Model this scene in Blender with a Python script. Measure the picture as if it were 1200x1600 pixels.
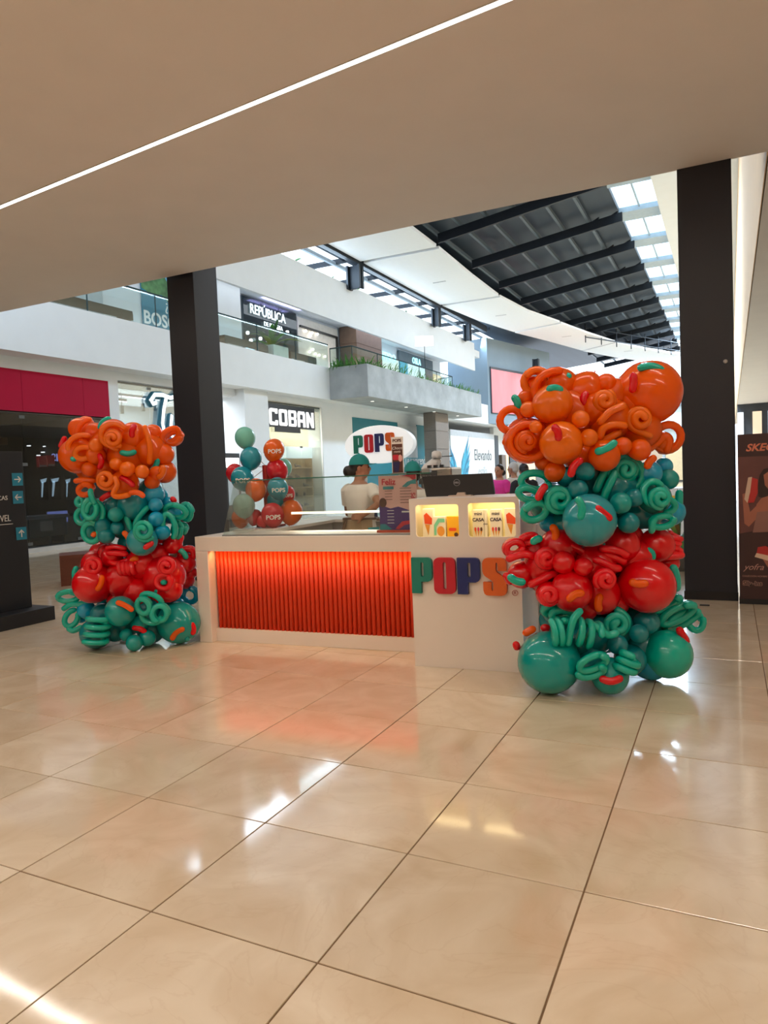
import bpy, bmesh, math, random
from mathutils import Vector, Matrix, noise as mnoise

for o in list(bpy.data.objects):
    bpy.data.objects.remove(o, do_unlink=True)
SC = bpy.context.scene
COL = SC.collection
random.seed(7)
PI = math.pi

# ---------------------------------------------------------------- camera
F_PX = 1108.0
CAM = Vector((2.413, -1.704, 1.422))
YAW, PITCH, ROLL = math.radians(-26.10), math.radians(-2.886), math.radians(-2.337)
_f = Vector((math.sin(YAW) * math.cos(PITCH), math.cos(YAW) * math.cos(PITCH), math.sin(PITCH)))
_r = Vector((math.cos(YAW), -math.sin(YAW), 0))
_u = _r.cross(_f)
CR = _r * math.cos(ROLL) + _u * math.sin(ROLL)
CU = -_r * math.sin(ROLL) + _u * math.cos(ROLL)
CF = _f
cam_data = bpy.data.cameras.new('camera')
cam_data.sensor_fit = 'VERTICAL'
cam_data.sensor_height = 32.0
cam_data.sensor_width = 24.0
cam_data.lens = F_PX / 1600.0 * 32.0
cam_data.clip_start = 0.05
cam_data.clip_end = 400
cam = bpy.data.objects.new('camera', cam_data)
COL.objects.link(cam)
m = Matrix((CR, CU, -CF)).transposed().to_4x4()
m.translation = CAM
cam.matrix_world = m
SC.camera = cam

# ---------------------------------------------------------------- world and exposure
SC.view_settings.view_transform = 'Standard'
SC.view_settings.look = 'None'
SC.view_settings.gamma = 1.0
SC.view_settings.use_curve_mapping = False
SC.view_settings.exposure = 0.0
SC.cycles.use_denoising = True
SC.cycles.use_adaptive_sampling = True
SC.cycles.adaptive_threshold = 0.025
SC.cycles.max_bounces = 7
SC.cycles.diffuse_bounces = 4
SC.cycles.glossy_bounces = 5
SC.cycles.transparent_max_bounces = 24
SC.cycles.sample_clamp_indirect = 8.0
SC.cycles.caustics_reflective = False
SC.cycles.caustics_refractive = False
world = bpy.data.worlds.new('sky')
SC.world = world
world.use_nodes = True
wn = world.node_tree
bg = wn.nodes['Background']
bg.inputs['Strength'].default_value = 3.4
tc = wn.nodes.new('ShaderNodeTexCoord')
sx = wn.nodes.new('ShaderNodeSeparateXYZ')
rp = wn.nodes.new('ShaderNodeValToRGB')
rp.color_ramp.elements[0].position = 0.42
rp.color_ramp.elements[0].color = (0.62, 0.66, 0.70, 1)
rp.color_ramp.elements[1].position = 0.62
rp.color_ramp.elements[1].color = (0.74, 0.88, 1.0, 1)
mp = wn.nodes.new('ShaderNodeMapRange')
mp.inputs['From Min'].default_value = -1
mp.inputs['From Max'].default_value = 1
wn.links.new(tc.outputs['Generated'], sx.inputs[0])
wn.links.new(sx.outputs['Z'], mp.inputs['Value'])
wn.links.new(mp.outputs[0], rp.inputs[0])
wn.links.new(rp.outputs[0], bg.inputs['Color'])


def area_light(name, loc, size, size_y, energy, color, rot=(0, 0, 0), spread=PI):
    d = bpy.data.lights.new(name, 'AREA')
    d.shape = 'RECTANGLE'
    d.size = size
    d.size_y = size_y
    d.energy = energy
    d.color = color
    d.spread = spread
    o = bpy.data.objects.new(name, d)
    COL.objects.link(o)
    o.location = loc
    o.rotation_euler = rot
    return o


# daylight falling through the long roof skylight and through the open sides above the upper terrace
area_light('skylight_daylight', (-0.6, 40.0, 10.75), 1.5, 38.0, 5700, (0.62, 0.81, 1.0))
area_light('clerestory_daylight', (-11.7, 30.0, 9.62), 40.0, 0.6, 900, (0.66, 0.84, 1.0), (math.radians(78), 0, math.radians(-90)))
# slot lights of the walkway ceiling (the one in view; the unseen others are added fill)
LED_WARM = (1.0, 0.90, 0.79)
LED_DIR = math.atan2(2.90 - 3.44, 1.17 + 4.46)


# ---------------------------------------------------------------- helpers
def at(px, py, depth):
    d = CF + CR * ((px - 600.0) / F_PX) - CU * ((py - 800.0) / F_PX)
    return CAM + d * depth


def srgb(h):
    if isinstance(h, str):
        h = h.lstrip('#')
        c = [int(h[i:i + 2], 16) / 255.0 for i in (0, 2, 4)]
    else:
        c = [x / 255.0 for x in h]
    return tuple(x / 12.92 if x <= 0.04045 else ((x + 0.055) / 1.055) ** 2.4 for x in c)


MATS = {}


def mat(name, color='#808080', rough=0.5, metal=0.0, emit=None, emit_s=0.0, coat=0.0, var=0.06, scale=6.0, bump=0.0,
        trans=0.0, spec=None, sss=0.0, aniso_scale=None):
    """procedural principled material: base colour broken up by noise, optional relief"""
    if name in MATS:
        return MATS[name]
    M = bpy.data.materials.new(name)
    M.use_nodes = True
    nt = M.node_tree
    b = nt.nodes['Principled BSDF']
    c = srgb(color) if isinstance(color, str) or max(color) > 1.001 else color
    b.inputs['Roughness'].default_value = rough
    b.inputs['Metallic'].default_value = metal
    b.inputs['Coat Weight'].default_value = coat
    b.inputs['Coat Roughness'].default_value = 0.05
    if spec is not None:
        b.inputs['Specular IOR Level'].default_value = spec
    if sss:
        b.inputs['Subsurface Weight'].default_value = sss
        b.inputs['Subsurface Radius'].default_value = (0.02, 0.01, 0.006)
    t = nt.nodes.new('ShaderNodeTexCoord')
    n = nt.nodes.new('ShaderNodeTexNoise')
    n.inputs['Scale'].default_value = scale
    n.inputs['Detail'].default_value = 3
    if aniso_scale:
        mpn = nt.nodes.new('ShaderNodeMapping')
        mpn.inputs['Scale'].default_value = aniso_scale
        nt.links.new(t.outputs['Object'], mpn.inputs[0])
        nt.links.new(mpn.outputs[0], n.inputs['Vector'])
    else:
        nt.links.new(t.outputs['Object'], n.inputs['Vector'])
    r = nt.nodes.new('ShaderNodeValToRGB')
    r.color_ramp.elements[0].position = 0.3
    r.color_ramp.elements[1].position = 0.7
    r.color_ramp.elements[0].color = tuple(max(0, x * (1 - var)) for x in c) + (1,)
    r.color_ramp.elements[1].color = tuple(min(1, x * (1 + var)) for x in c) + (1,)
    nt.links.new(n.outputs['Fac'], r.inputs[0])
    nt.links.new(r.outputs[0], b.inputs['Base Color'])
    if bump:
        bp = nt.nodes.new('ShaderNodeBump')
        bp.inputs['Strength'].default_value = bump
        bp.inputs['Distance'].default_value = 0.01
        nt.links.new(n.outputs['Fac'], bp.inputs['Height'])
        nt.links.new(bp.outputs[0], b.inputs['Normal'])
    if emit is not None:
        e = srgb(emit) if isinstance(emit, str) else emit
        b.inputs['Emission Color'].default_value = e + (1,)
        b.inputs['Emission Strength'].default_value = emit_s
    if trans:
        ts = nt.nodes.new('ShaderNodeBsdfTranslucent')
        nt.links.new(r.outputs[0], ts.inputs['Color'])
        mx = nt.nodes.new('ShaderNodeMixShader')
        mx.inputs[0].default_value = trans
        nt.links.new(b.outputs[0], mx.inputs[1])
        nt.links.new(ts.outputs[0], mx.inputs[2])
        nt.links.new(mx.outputs[0], nt.nodes['Material Output'].inputs['Surface'])
    M.cycles.emission_sampling = 'NONE' if emit is not None else 'AUTO'
    MATS[name] = M
    return M


def glass(name, tint='#eef6f4', refl=0.10, rough=0.02):
    if name in MATS:
        return MATS[name]
    M = bpy.data.materials.new(name)
    M.use_nodes = True
    nt = M.node_tree
    nt.nodes.remove(nt.nodes['Principled BSDF'])
    tr = nt.nodes.new('ShaderNodeBsdfTransparent')
    tr.inputs[0].default_value = srgb(tint) + (1,)
    gl = nt.nodes.new('ShaderNodeBsdfGlossy')
    gl.inputs['Roughness'].default_value = rough
    lw = nt.nodes.new('ShaderNodeLayerWeight')
    lw.inputs[0].default_value = 0.35
    mr = nt.nodes.new('ShaderNodeMapRange')
    mr.inputs['To Min'].default_value = refl * 0.5
    mr.inputs['To Max'].default_value = min(0.9, refl * 4)
    nt.links.new(lw.outputs['Fresnel'], mr.inputs['Value'])
    mx = nt.nodes.new('ShaderNodeMixShader')
    nt.links.new(mr.outputs[0], mx.inputs[0])
    nt.links.new(tr.outputs[0], mx.inputs[1])
    nt.links.new(gl.outputs[0], mx.inputs[2])
    nt.links.new(mx.outputs[0], nt.nodes['Material Output'].inputs['Surface'])
    MATS[name] = M
    return M


class MB:
    """collects shapes and links them as one mesh object"""

    def __init__(self):
        self.v = []
        self.f = []

    def add(self, verts, faces):
        n = len(self.v)
        self.v += [tuple(v) for v in verts]
        self.f += [tuple(i + n for i in f) for f in faces]
        return self

    def box(self, x0, x1, y0, y1, z0, z1):
        v = [(x, y, z) for z in (z0, z1) for y in (y0, y1) for x in (x0, x1)]
        return self.add(v, [(0, 2, 3, 1), (4, 5, 7, 6), (0, 1, 5, 4), (1, 3, 7, 5), (3, 2, 6, 7), (2, 0, 4, 6)])

    def obox(self, o, ax, ay, az):
        o, ax, ay, az = Vector(o), Vector(ax), Vector(ay), Vector(az)
        v = [o + ax * i + ay * j + az * k for k in (0, 1) for j in (0, 1) for i in (0, 1)]
        return self.add(v, [(0, 2, 3, 1), (4, 5, 7, 6), (0, 1, 5, 4), (1, 3, 7, 5), (3, 2, 6, 7), (2, 0, 4, 6)])

    def cbox(self, o, ax, ay, az):
        o, ax, ay, az = Vector(o), Vector(ax), Vector(ay), Vector(az)
        return self.obox(o - ax / 2 - ay / 2 - az / 2, ax, ay, az)

    def prism(self, pts, z0, z1):
        n = len(pts)
        v = [(p[0], p[1], z0) for p in pts] + [(p[0], p[1], z1) for p in pts]
        f = [tuple(range(n - 1, -1, -1)), tuple(range(n, 2 * n))]
        f += [(i, (i + 1) % n, n + (i + 1) % n, n + i) for i in range(n)]
        return self.add(v, f)

    def tube(self, pts, rad, seg=8, cap=True, close=False):
        pts = [Vector(p) for p in pts]
        n = len(pts)
        rs = rad if isinstance(rad, (list, tuple)) else [rad] * n
        t0 = (pts[1] - pts[0]).normalized()
        up = Vector((0, 0, 1)) if abs(t0.z) < 0.9 else Vector((1, 0, 0))
        nrm = (up - t0 * up.dot(t0)).normalized()
        vs = []
        for i in range(n):
            a = pts[i - 1] if i > 0 else (pts[-2] if close else pts[0])
            c = pts[i + 1] if i < n - 1 else (pts[1] if close else pts[-1])
            t = (c - a)
            t = t.normalized() if t.length > 1e-9 else t0
            nrm = nrm - t * nrm.dot(t)
            nrm = nrm.normalized() if nrm.length > 1e-6 else t.orthogonal().normalized()
            bn = t.cross(nrm)
            for k in range(seg):
                a_ = 2 * PI * k / seg
                vs.append(pts[i] + (nrm * math.cos(a_) + bn * math.sin(a_)) * rs[i])
        fs = []
        for i in range(n - 1):
            for k in range(seg):
                k2 = (k + 1) % seg
                fs.append((i * seg + k, i * seg + k2, (i + 1) * seg + k2, (i + 1) * seg + k))
        if cap:
            fs.append(tuple(range(seg - 1, -1, -1)))
            fs.append(tuple((n - 1) * seg + k for k in range(seg)))
        return self.add(vs, fs)

    def capsule(self, pts, r, seg=10):
        """tube with rounded ends"""
        pts = [Vector(p) for p in pts]
        a = (pts[0] - pts[1]).normalized()
        b = (pts[-1] - pts[-2]).normalized()
        pre = [(pts[0] + a * r * math.sin(t), r * math.cos(t)) for t in (1.5, 1.1, 0.6)]
        post = [(pts[-1] + b * r * math.sin(t), r * math.cos(t)) for t in (0.6, 1.1, 1.5)]
        P = [p for p, _ in pre] + pts + [p for p, _ in post]
        R = [q for _, q in pre] + [r] * len(pts) + [q for _, q in post]
        return self.tube(P, R, seg)

    def lathe(self, prof, seg=20, o=(0, 0, 0), ax=(1, 0, 0), ay=(0, 1, 0), az=(0, 0, 1)):
        o, ax, ay, az = Vector(o), Vector(ax), Vector(ay), Vector(az)
        vs, fs = [], []
        n = len(prof)
        for r, z in prof:
            for k in range(seg):
                a = 2 * PI * k / seg
                vs.append(o + ax * (r * math.cos(a)) + ay * (r * math.sin(a)) + az * z)
        for i in range(n - 1):
            for k in range(seg):
                k2 = (k + 1) % seg
                fs.append((i * seg + k, i * seg + k2, (i + 1) * seg + k2, (i + 1) * seg + k))
        fs.append(tuple(range(seg - 1, -1, -1)))
        fs.append(tuple((n - 1) * seg + k for k in range(seg)))
        return self.add(vs, fs)

    def sphere(self, c, rx, ry=None, rz=None, seg=16, rings=10):
        ry = rx if ry is None else ry
        rz = rx if rz is None else rz
        prof = [(max(1e-4, math.sin(PI * i / rings)), -math.cos(PI * i / rings)) for i in range(rings + 1)]
        return self.lathe(prof, seg, c, (rx, 0, 0), (0, ry, 0), (0, 0, rz))

    def quad(self, a, b, c, d):
        return self.add([a, b, c, d], [(0, 1, 2, 3)])

    def mesh(self, name, smooth=False, bevel=0.0, bseg=2):
        me = bpy.data.meshes.new(name)
        me.from_pydata(self.v, [], self.f)
        bm = bmesh.new()
        bm.from_mesh(me)
        bmesh.ops.recalc_face_normals(bm, faces=bm.faces)
        if bevel:
            es = [e for e in bm.edges if len(e.link_faces) == 2 and e.calc_face_angle(0) > 0.6]
            bmesh.ops.bevel(bm, geom=es, offset=bevel, segments=bseg, affect='EDGES', profile=0.5, clamp_overlap=True)
        bm.to_mesh(me)
        bm.free()
        if smooth:
            for p in me.polygons:
                p.use_smooth = True
        me.update()
        return me

    def build(self, name, m, parent=None, smooth=False, bevel=0.0, bseg=2):
        return link(name, self.mesh(name, smooth, bevel, bseg), m, parent)


def link(name, me, m=None, parent=None):
    o = bpy.data.objects.new(name, me)
    COL.objects.link(o)
    if m is not None:
        if len(me.materials) == 0:
            me.materials.append(m)
        else:
            o.material_slots[0].link = 'OBJECT'
            o.material_slots[0].material = m
    if parent is not None:
        o.parent = parent
    return o


def tag(o, label, cat=None, group=None, kind=None):
    if label:
        o['label'] = label
    if cat:
        o['category'] = cat
    if group:
        o['group'] = group
    if kind:
        o['kind'] = kind
    return o


def thing(name, label, cat, loc=(0, 0, 0), rz=0.0, group=None):
    o = bpy.data.objects.new(name, None)
    o.empty_display_size = 0.1
    COL.objects.link(o)
    o.location = loc
    o.rotation_euler = (0, 0, rz)
    return tag(o, label, cat, group)


def struct(name, mb, m, label=None, bevel=0.0, parent=None):
    o = mb.build(name, m, parent, bevel=bevel)
    if parent is None:
        tag(o, label, None, None, 'structure')
    return o


def frame_matrix(o, xd, up):
    x = Vector(xd).normalized()
    u = Vector(up).normalized()
    n = x.cross(u).normalized()
    u = n.cross(x).normalized()
    M = Matrix((x, u, n)).transposed().to_4x4()
    M.translation = Vector(o)
    return M


def text(name, s, size, m, parent, o, xd, up=(0, 0, 1), extrude=0.01, align='CENTER', bold=0.0, shear=0.0, xscale=1.0, local=True):
    """lettering converted to a mesh; o is the baseline anchor, xd the reading direction"""
    cu = bpy.data.curves.new(name, 'FONT')
    cu.body = s
    cu.size = size
    cu.extrude = extrude
    cu.offset = bold
    cu.shear = shear
    cu.align_x = align
    cu.resolution_u = 3
    t = bpy.data.objects.new(name, cu)
    COL.objects.link(t)
    dg = bpy.context.evaluated_depsgraph_get()
    me = bpy.data.meshes.new_from_object(t.evaluated_get(dg))
    bpy.data.objects.remove(t, do_unlink=True)
    bpy.data.curves.remove(cu)
    me.transform(frame_matrix(o, xd, up) @ Matrix.Scale(xscale, 4, (1, 0, 0)))
    me.materials.clear()
    return link(name, me, m, parent)


def outline(name, splines, depth, m, parent, o, xd, up=(0, 0, 1), bevel=0.0):
    """flat outline (first spline outer, others holes) given thickness"""
    cu = bpy.data.curves.new(name, 'CURVE')
    cu.dimensions = '2D'
    cu.fill_mode = 'BOTH'
    cu.extrude = depth / 2
    cu.bevel_depth = bevel
    for sp in splines:
        s = cu.splines.new('POLY')
        s.points.add(len(sp) - 1)
        for p, q in zip(s.points, sp):
            p.co = (q[0], q[1], 0, 1)
        s.use_cyclic_u = True
    t = bpy.data.objects.new(name, cu)
    COL.objects.link(t)
    dg = bpy.context.evaluated_depsgraph_get()
    me = bpy.data.meshes.new_from_object(t.evaluated_get(dg))
    bpy.data.objects.remove(t, do_unlink=True)
    bpy.data.curves.remove(cu)
    me.transform(frame_matrix(o, xd, up))
    me.materials.clear()
    return link(name, me, m, parent)


def rrect(x0, x1, y0, y1, r, n=5):
    out = []
    for cx, cy, a0 in ((x1 - r, y1 - r, 0), (x0 + r, y1 - r, 90), (x0 + r, y0 + r, 180), (x1 - r, y0 + r, 270)):
        for i in range(n + 1):
            a = math.radians(a0 + 90 * i / n)
            out.append((cx + r * math.cos(a), cy + r * math.sin(a)))
    return out


def ellipse(cx, cy, rx, ry, n=40):
    return [(cx + rx * math.cos(2 * PI * i / n), cy + ry * math.sin(2 * PI * i / n)) for i in range(n)]


def copy_tree(o, parent=None):
    c = o.copy()
    COL.objects.link(c)
    c.parent = parent
    for ch in list(o.children):
        copy_tree(ch, c)
    return c

# ================================================================ SETTING
# ---------------------------------------------------------------- floor of separate stone tiles
T = 0.65


def tile_material():
    M = bpy.data.materials.new('cream_marble_tile')
    M.use_nodes = True
    nt = M.node_tree
    b = nt.nodes['Principled BSDF']
    geo = nt.nodes.new('ShaderNodeNewGeometry')
    oi = nt.nodes.new('ShaderNodeObjectInfo')
    vm = nt.nodes.new('ShaderNodeVectorMath')
    vm.operation = 'MULTIPLY_ADD'
    cmb = nt.nodes.new('ShaderNodeCombineXYZ')
    for k in range(3):
        nt.links.new(oi.outputs['Random'], cmb.inputs[k])
    vm.inputs[1].default_value = (37, 37, 37)
    nt.links.new(cmb.outputs[0], vm.inputs[0])
    nt.links.new(geo.outputs['Position'], vm.inputs[2])
    n1 = nt.nodes.new('ShaderNodeTexNoise')
    n1.inputs['Scale'].default_value = 2.6
    n1.inputs['Detail'].default_value = 7
    n1.inputs['Distortion'].default_value = 1.2
    nt.links.new(vm.outputs[0], n1.inputs['Vector'])
    r1 = nt.nodes.new('ShaderNodeValToRGB')
    e = r1.color_ramp.elements
    e[0].position, e[0].color = 0.30, srgb('#cdb797') + (1,)
    e[1].position, e[1].color = 0.72, srgb('#e4d5bd') + (1,)
    nt.links.new(n1.outputs['Fac'], r1.inputs[0])
    n2 = nt.nodes.new('ShaderNodeTexNoise')
    n2.inputs['Scale'].default_value = 1.7
    n2.inputs['Detail'].default_value = 9
    n2.inputs['Distortion'].default_value = 2.4
    nt.links.new(vm.outputs[0], n2.inputs['Vector'])
    r2 = nt.nodes.new('ShaderNodeValToRGB')
    e = r2.color_ramp.elements
    e[0].position, e[0].color = 0.485, (0, 0, 0, 1)
    e[1].position, e[1].color = 0.50, (1, 1, 1, 1)
    x = e.new(0.515)
    x.color = (0, 0, 0, 1)
    nt.links.new(n2.outputs['Fac'], r2.inputs[0])
    mx = nt.nodes.new('ShaderNodeMix')
    mx.data_type = 'RGBA'
    mx.inputs['B'].default_value = srgb('#b99871') + (1,)
    ml = nt.nodes.new('ShaderNodeMath')
    ml.operation = 'MULTIPLY'
    ml.inputs[1].default_value = 0.14
    nt.links.new(r2.outputs[0], ml.inputs[0])
    nt.links.new(ml.outputs[0], mx.inputs['Factor'])
    nt.links.new(r1.outputs[0], mx.inputs['A'])
    hs = nt.nodes.new('ShaderNodeHueSaturation')
    mr = nt.nodes.new('ShaderNodeMapRange')
    mr.inputs['To Min'].default_value = 0.94
    mr.inputs['To Max'].default_value = 1.04
    nt.links.new(oi.outputs['Random'], mr.inputs['Value'])
    nt.links.new(mr.outputs[0], hs.inputs['Value'])
    nt.links.new(mx.outputs['Result'], hs.inputs['Color'])
    nt.links.new(hs.outputs[0], b.inputs['Base Color'])
    b.inputs['Roughness'].default_value = 0.34
    b.inputs['Coat Weight'].default_value = 0.85
    b.inputs['Coat Roughness'].default_value = 0.07
    b.inputs['Coat IOR'].default_value = 1.5
    n3 = nt.nodes.new('ShaderNodeTexNoise')
    n3.inputs['Scale'].default_value = 3.0
    nt.links.new(geo.outputs['Position'], n3.inputs['Vector'])
    bp = nt.nodes.new('ShaderNodeBump')
    bp.inputs['Strength'].default_value = 0.03
    bp.inputs['Distance'].default_value = 0.02
    nt.links.new(n3.outputs['Fac'], bp.inputs['Height'])
    nt.links.new(bp.outputs[0], b.inputs['Coat Normal'])
    return M


M_TILE = tile_material()
M_GROUT = mat('brown_grout', '#7d6247', 0.9, var=0.12, scale=14)
floor = struct('floor', MB().box(-21, 9.2, -9.1, 66, -0.12, -0.004), M_GROUT, 'glossy cream tiled floor of the mall walkway')
g = 0.003
tile_me = MB().box(g, T - g, g, T - g, -0.02, 0.0).mesh('tile', bevel=0.0012, bseg=1)
tile_me.materials.append(M_TILE)
cand = []
for i in range(-32, 14):
    for j in range(-14, 102):
        c = Vector(((i + .5) * T, (j + .5) * T, 0))
        d = c - CAM
        z = d.dot(CF)
        vis = False
        if z > 0.3:
            x = 600 + F_PX * d.dot(CR) / z
            y = 800 - F_PX * d.dot(CU) / z
            vis = -90 < x < 1290 and 800 < y < 1900
        cand.append((0 if vis else 1, d.length, i, j))
cand.sort()
for k, (vv, dd, i, j) in enumerate(cand[:296]):
    o = bpy.data.objects.new('tile', tile_me)
    COL.objects.link(o)
    o.location = (i * T, j * T, random.uniform(-0.0005, 0.0003))
    o.parent = floor
rest = MB()
for vv, dd, i, j in cand[296:]:
    x0, x1, y0, y1 = i * T + g, (i + 1) * T - g, j * T + g, (j + 1) * T - g
    rest.add([(x0, y0, -.004), (x1, y0, -.004), (x1, y1, -.004), (x0, y1, -.004), (x0, y0, 0), (x1, y0, 0), (x1, y1, 0), (x0, y1, 0)],
             [(4, 5, 6, 7), (0, 1, 5, 4), (1, 2, 6, 5), (2, 3, 7, 6), (3, 0, 4, 7)])
o = rest.build('tile', M_TILE, floor)
o['kind'] = 'stuff'

# ---------------------------------------------------------------- walkway ceiling, right side
M_CEIL = mat('matt_ceiling_paint', '#ebe2de', 0.9, var=0.015, scale=2)
M_WHITE = mat('white_wall_paint', '#e4eaf0', 0.8, var=0.015, scale=2)
M_CREAM = mat('cream_wall_paint', '#ead9c2', 0.8, var=0.02, scale=2)
M_DARK = mat('charcoal_column_paint', '#191b26', 0.45, var=0.06, scale=3)
M_STEEL = mat('dark_blue_steel', '#2b333d', 0.5, metal=0.2, var=0.08, scale=3)
CH = 4.43
struct('ceiling', MB().box(-20, 9.2, -9.1, 6.36, CH, 5.3).box(2.79, 9.2, 6.36, 62, CH, 5.3), M_CEIL,
       'plain pale ceiling over the near walkway')
M_CREAM_LIT = mat('warm_lit_cream_paint', '#ecc59a', 0.8, var=0.02, scale=2)  # warm light on the cream fascia is put into this colour
struct('wall_right_upper', MB().box(2.79, 3.0, 6.36, 64, 5.3, 11.6), M_CREAM_LIT, 'cream wall rising above the right walkway')
struct('trim_1', MB().box(2.78, 2.80, 6.36, 62, CH, 5.3), M_CREAM_LIT, 'cream edge band of the right walkway ceiling')
struct('wall_back', MB().box(-21, 9.2, -9.3, -9.1, 0, CH), M_CREAM, 'cream wall closing the walkway behind the viewer')
struct('wall_right', MB().box(9.2, 9.4, -9.1, 62, 0, CH), M_CREAM, 'cream shop wall of the right walkway')
M_LED = mat('warm_slot_light', '#ffffff', 0.4, emit=(1.0, 0.93, 0.86), emit_s=5.0)
M_ALU = mat('white_aluminium_profile', '#dedad6', 0.4, metal=0.3)


def slot_light(cx, cy, length, label, energy):
    t = thing('ceiling_slot_light', label, 'ceiling light', (cx, cy, CH), LED_DIR)
    MB().box(-length / 2, length / 2, -0.024, 0.024, -0.004, 0.0).build('diffuser', M_LED, t)
    MB().box(-length / 2, length / 2, -0.032, -0.024, -0.006, 0.0).build('profile', M_ALU, t)
    MB().box(-length / 2, length / 2, 0.024, 0.032, -0.006, 0.0).build('profile', M_ALU, t)
    l = area_light('slot_light_lamp', (cx, cy, CH - 0.012), length, 0.05, energy, LED_WARM, (0, 0, LED_DIR))
    return t


slot_light(-2.0, 3.21, 12.0, 'long glowing white line of light set in the ceiling', 95)
for k, (yy, nm) in enumerate(((-1.6, 'first'), (-6.2, 'second'))):  # unseen slots added as fill light for the foreground
    slot_light(-2.0, yy, 14.0, 'added fill slot light in the ceiling, %s one unseen behind the viewer' % nm, 165)
slot_light(6.2, 0.4, 5.0, 'added unseen fill slot light in the ceiling right of the viewer', 60)  # one more unseen slot added as fill

# columns
def column(x0, x1, y0, y1, label, z1=10.4):
    t = thing('column', label, 'column', ((x0 + x1) / 2, (y0 + y1) / 2, 0))
    w, d = (x1 - x0) / 2, (y1 - y0) / 2
    MB().box(-w, w, -d, d, 0, z1).build('shaft', M_DARK, t, bevel=0.006)
    MB().box(-w - .006, w + .006, -d - .006, d + .006, 0, 0.09).build('base_trim', mat('black_base_trim', '#15151a', 0.4), t)
    return t


colL = column(-4.95, -4.46, 6.42, 6.95, 'charcoal square column behind the left balloon tower')
colR = column(1.965, 2.465, 6.335, 6.84, 'wide charcoal square column right of the tall balloon tower')
MB().lathe([(0.022, 0), (0.02, 0.008), (0.012, 0.013)], 14, (0.17, -0.253, 2.44), (1, 0, 0), (0, 0, 1), (0, -1, 0)).build('sensor_button', mat('pale_button', '#b9b4b0', 0.4), colR, True)

# ---------------------------------------------------------------- building across the atrium: slabs, parapets
XF = -11.35
struct('floor_upper', MB().box(-21, XF - .12, -9, 62, CH, 5.3), M_WHITE, 'white soffit and floor of the second storey across the atrium')
struct('trim_2', MB().box(XF - .12, XF, 6.4, 62, CH, 5.66), M_WHITE, 'white slab edge band of the second storey')
struct('trim_3', MB().box(XF - .12, XF, 6.4, 39.7, 7.56, 9.2), M_WHITE, 'broad white parapet band of the third storey')
struct('ceiling_upper', MB().box(-21, XF - .12, 6.4, 41, 8.5, 8.9), M_WHITE, 'white ceiling over the second storey walkway')
struct('wall_left_upper', MB().box(-14.3, -14.1, 4, 41, 5.3, 8.5), M_WHITE, 'white shop wall of the second storey')
struct('wall_left', MB().box(-12.1, -11.95, 4, 11.78, 4.15, CH).box(-12.1, -11.95, 11.78, 12.1, 0, CH).box(-12.1, -11.95, 12.1, 22.4, 4.22, CH)
       .box(-12.6, -11.95, 22.4, 24.9, 0, CH).box(-12.3, -12.02, 24.9, 36.6, 0, CH).box(-12.3, -12.02, 45.2, 62, 2.6, CH).box(-21, -20.8, -9, 62, 0, 9),
       M_WHITE, 'white ground floor facade across the atrium')
struct('trim_4', MB().box(-12.05, -11.93, 4, 11.78, 0, 0.10).box(-12.05, -11.93, 12.1, 22.4, 0, 0.08), mat('pale_kerb', '#c9c9c8', 0.5), 'pale kerb under the shop windows')
# white pilaster between the two shops
struct('wall_pilaster', MB().box(-12.5, -11.62, 17.05, 18.36, 0, CH), M_WHITE, 'white square pilaster left of the lit shoe shop')

# ---------------------------------------------------------------- concrete planter box on the second storey
M_CONC = mat('raw_concrete', '#a3a9ad', 0.85, var=0.16, scale=1.6, bump=0.15)
pl = thing('balcony_planter', 'long grey concrete planter jutting out from the upper walkway', 'planter', (-10.5, 28.8, CH))
MB().box(-0.86, 0.80, -6.7, 6.8, 0.0, 1.22).build('concrete_box', M_CONC, pl, bevel=0.015)
for k in range(4):
    MB().lathe([(0.07, 0), (0.07, -0.01)], 12, (0.1, -5 + k * 3.3, -0.001)).build('downlight', mat('downlight_ring', '#e8e8e8', 0.4, emit=(1, .95, .85), emit_s=1.5), pl)

# ---------------------------------------------------------------- dark roof, trusses, skylight
RZ0, RZ1, RX0, RX1 = 10.42, 11.30, -7.9, -1.35
slope = (RZ1 - RZ0) / (RX1 - RX0)
M_DECK = mat('blue_grey_roof_deck', '#333f4c', 0.55, metal=0.3, var=0.12, scale=2, aniso_scale=(1, 0.05, 1))
M_TRUSS = mat('black_blue_truss_steel', '#121a24', 0.5, metal=0.2, var=0.08)
roof = MB()
roof.add([(RX0 - 4, 6, RZ0 - 4 * slope * .2 + .1), (RX1, 6, RZ1 + .05), (RX1, 64, RZ1 + .05), (RX0 - 4, 64, RZ0 - 4 * slope * .2 + .1),
          (RX0 - 4, 6, RZ0 + .3), (RX1, 6, RZ1 + .25), (RX1, 64, RZ1 + .25), (RX0 - 4, 64, RZ0 + .3)],
         [(0, 1, 2, 3), (4, 5, 6, 7), (0, 1, 5, 4), (1, 2, 6, 5), (2, 3, 7, 6), (3, 0, 4, 7)])
roof.box(RX1 - .02, 0.2, 6, 21.1, RZ1 + .02, RZ1 + .25)
roof_o = struct('roof', roof, M_DECK, 'dark metal roof deck over the atrium')


def rz(x):
    return RZ0 + (x - RX0) * slope


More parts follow.
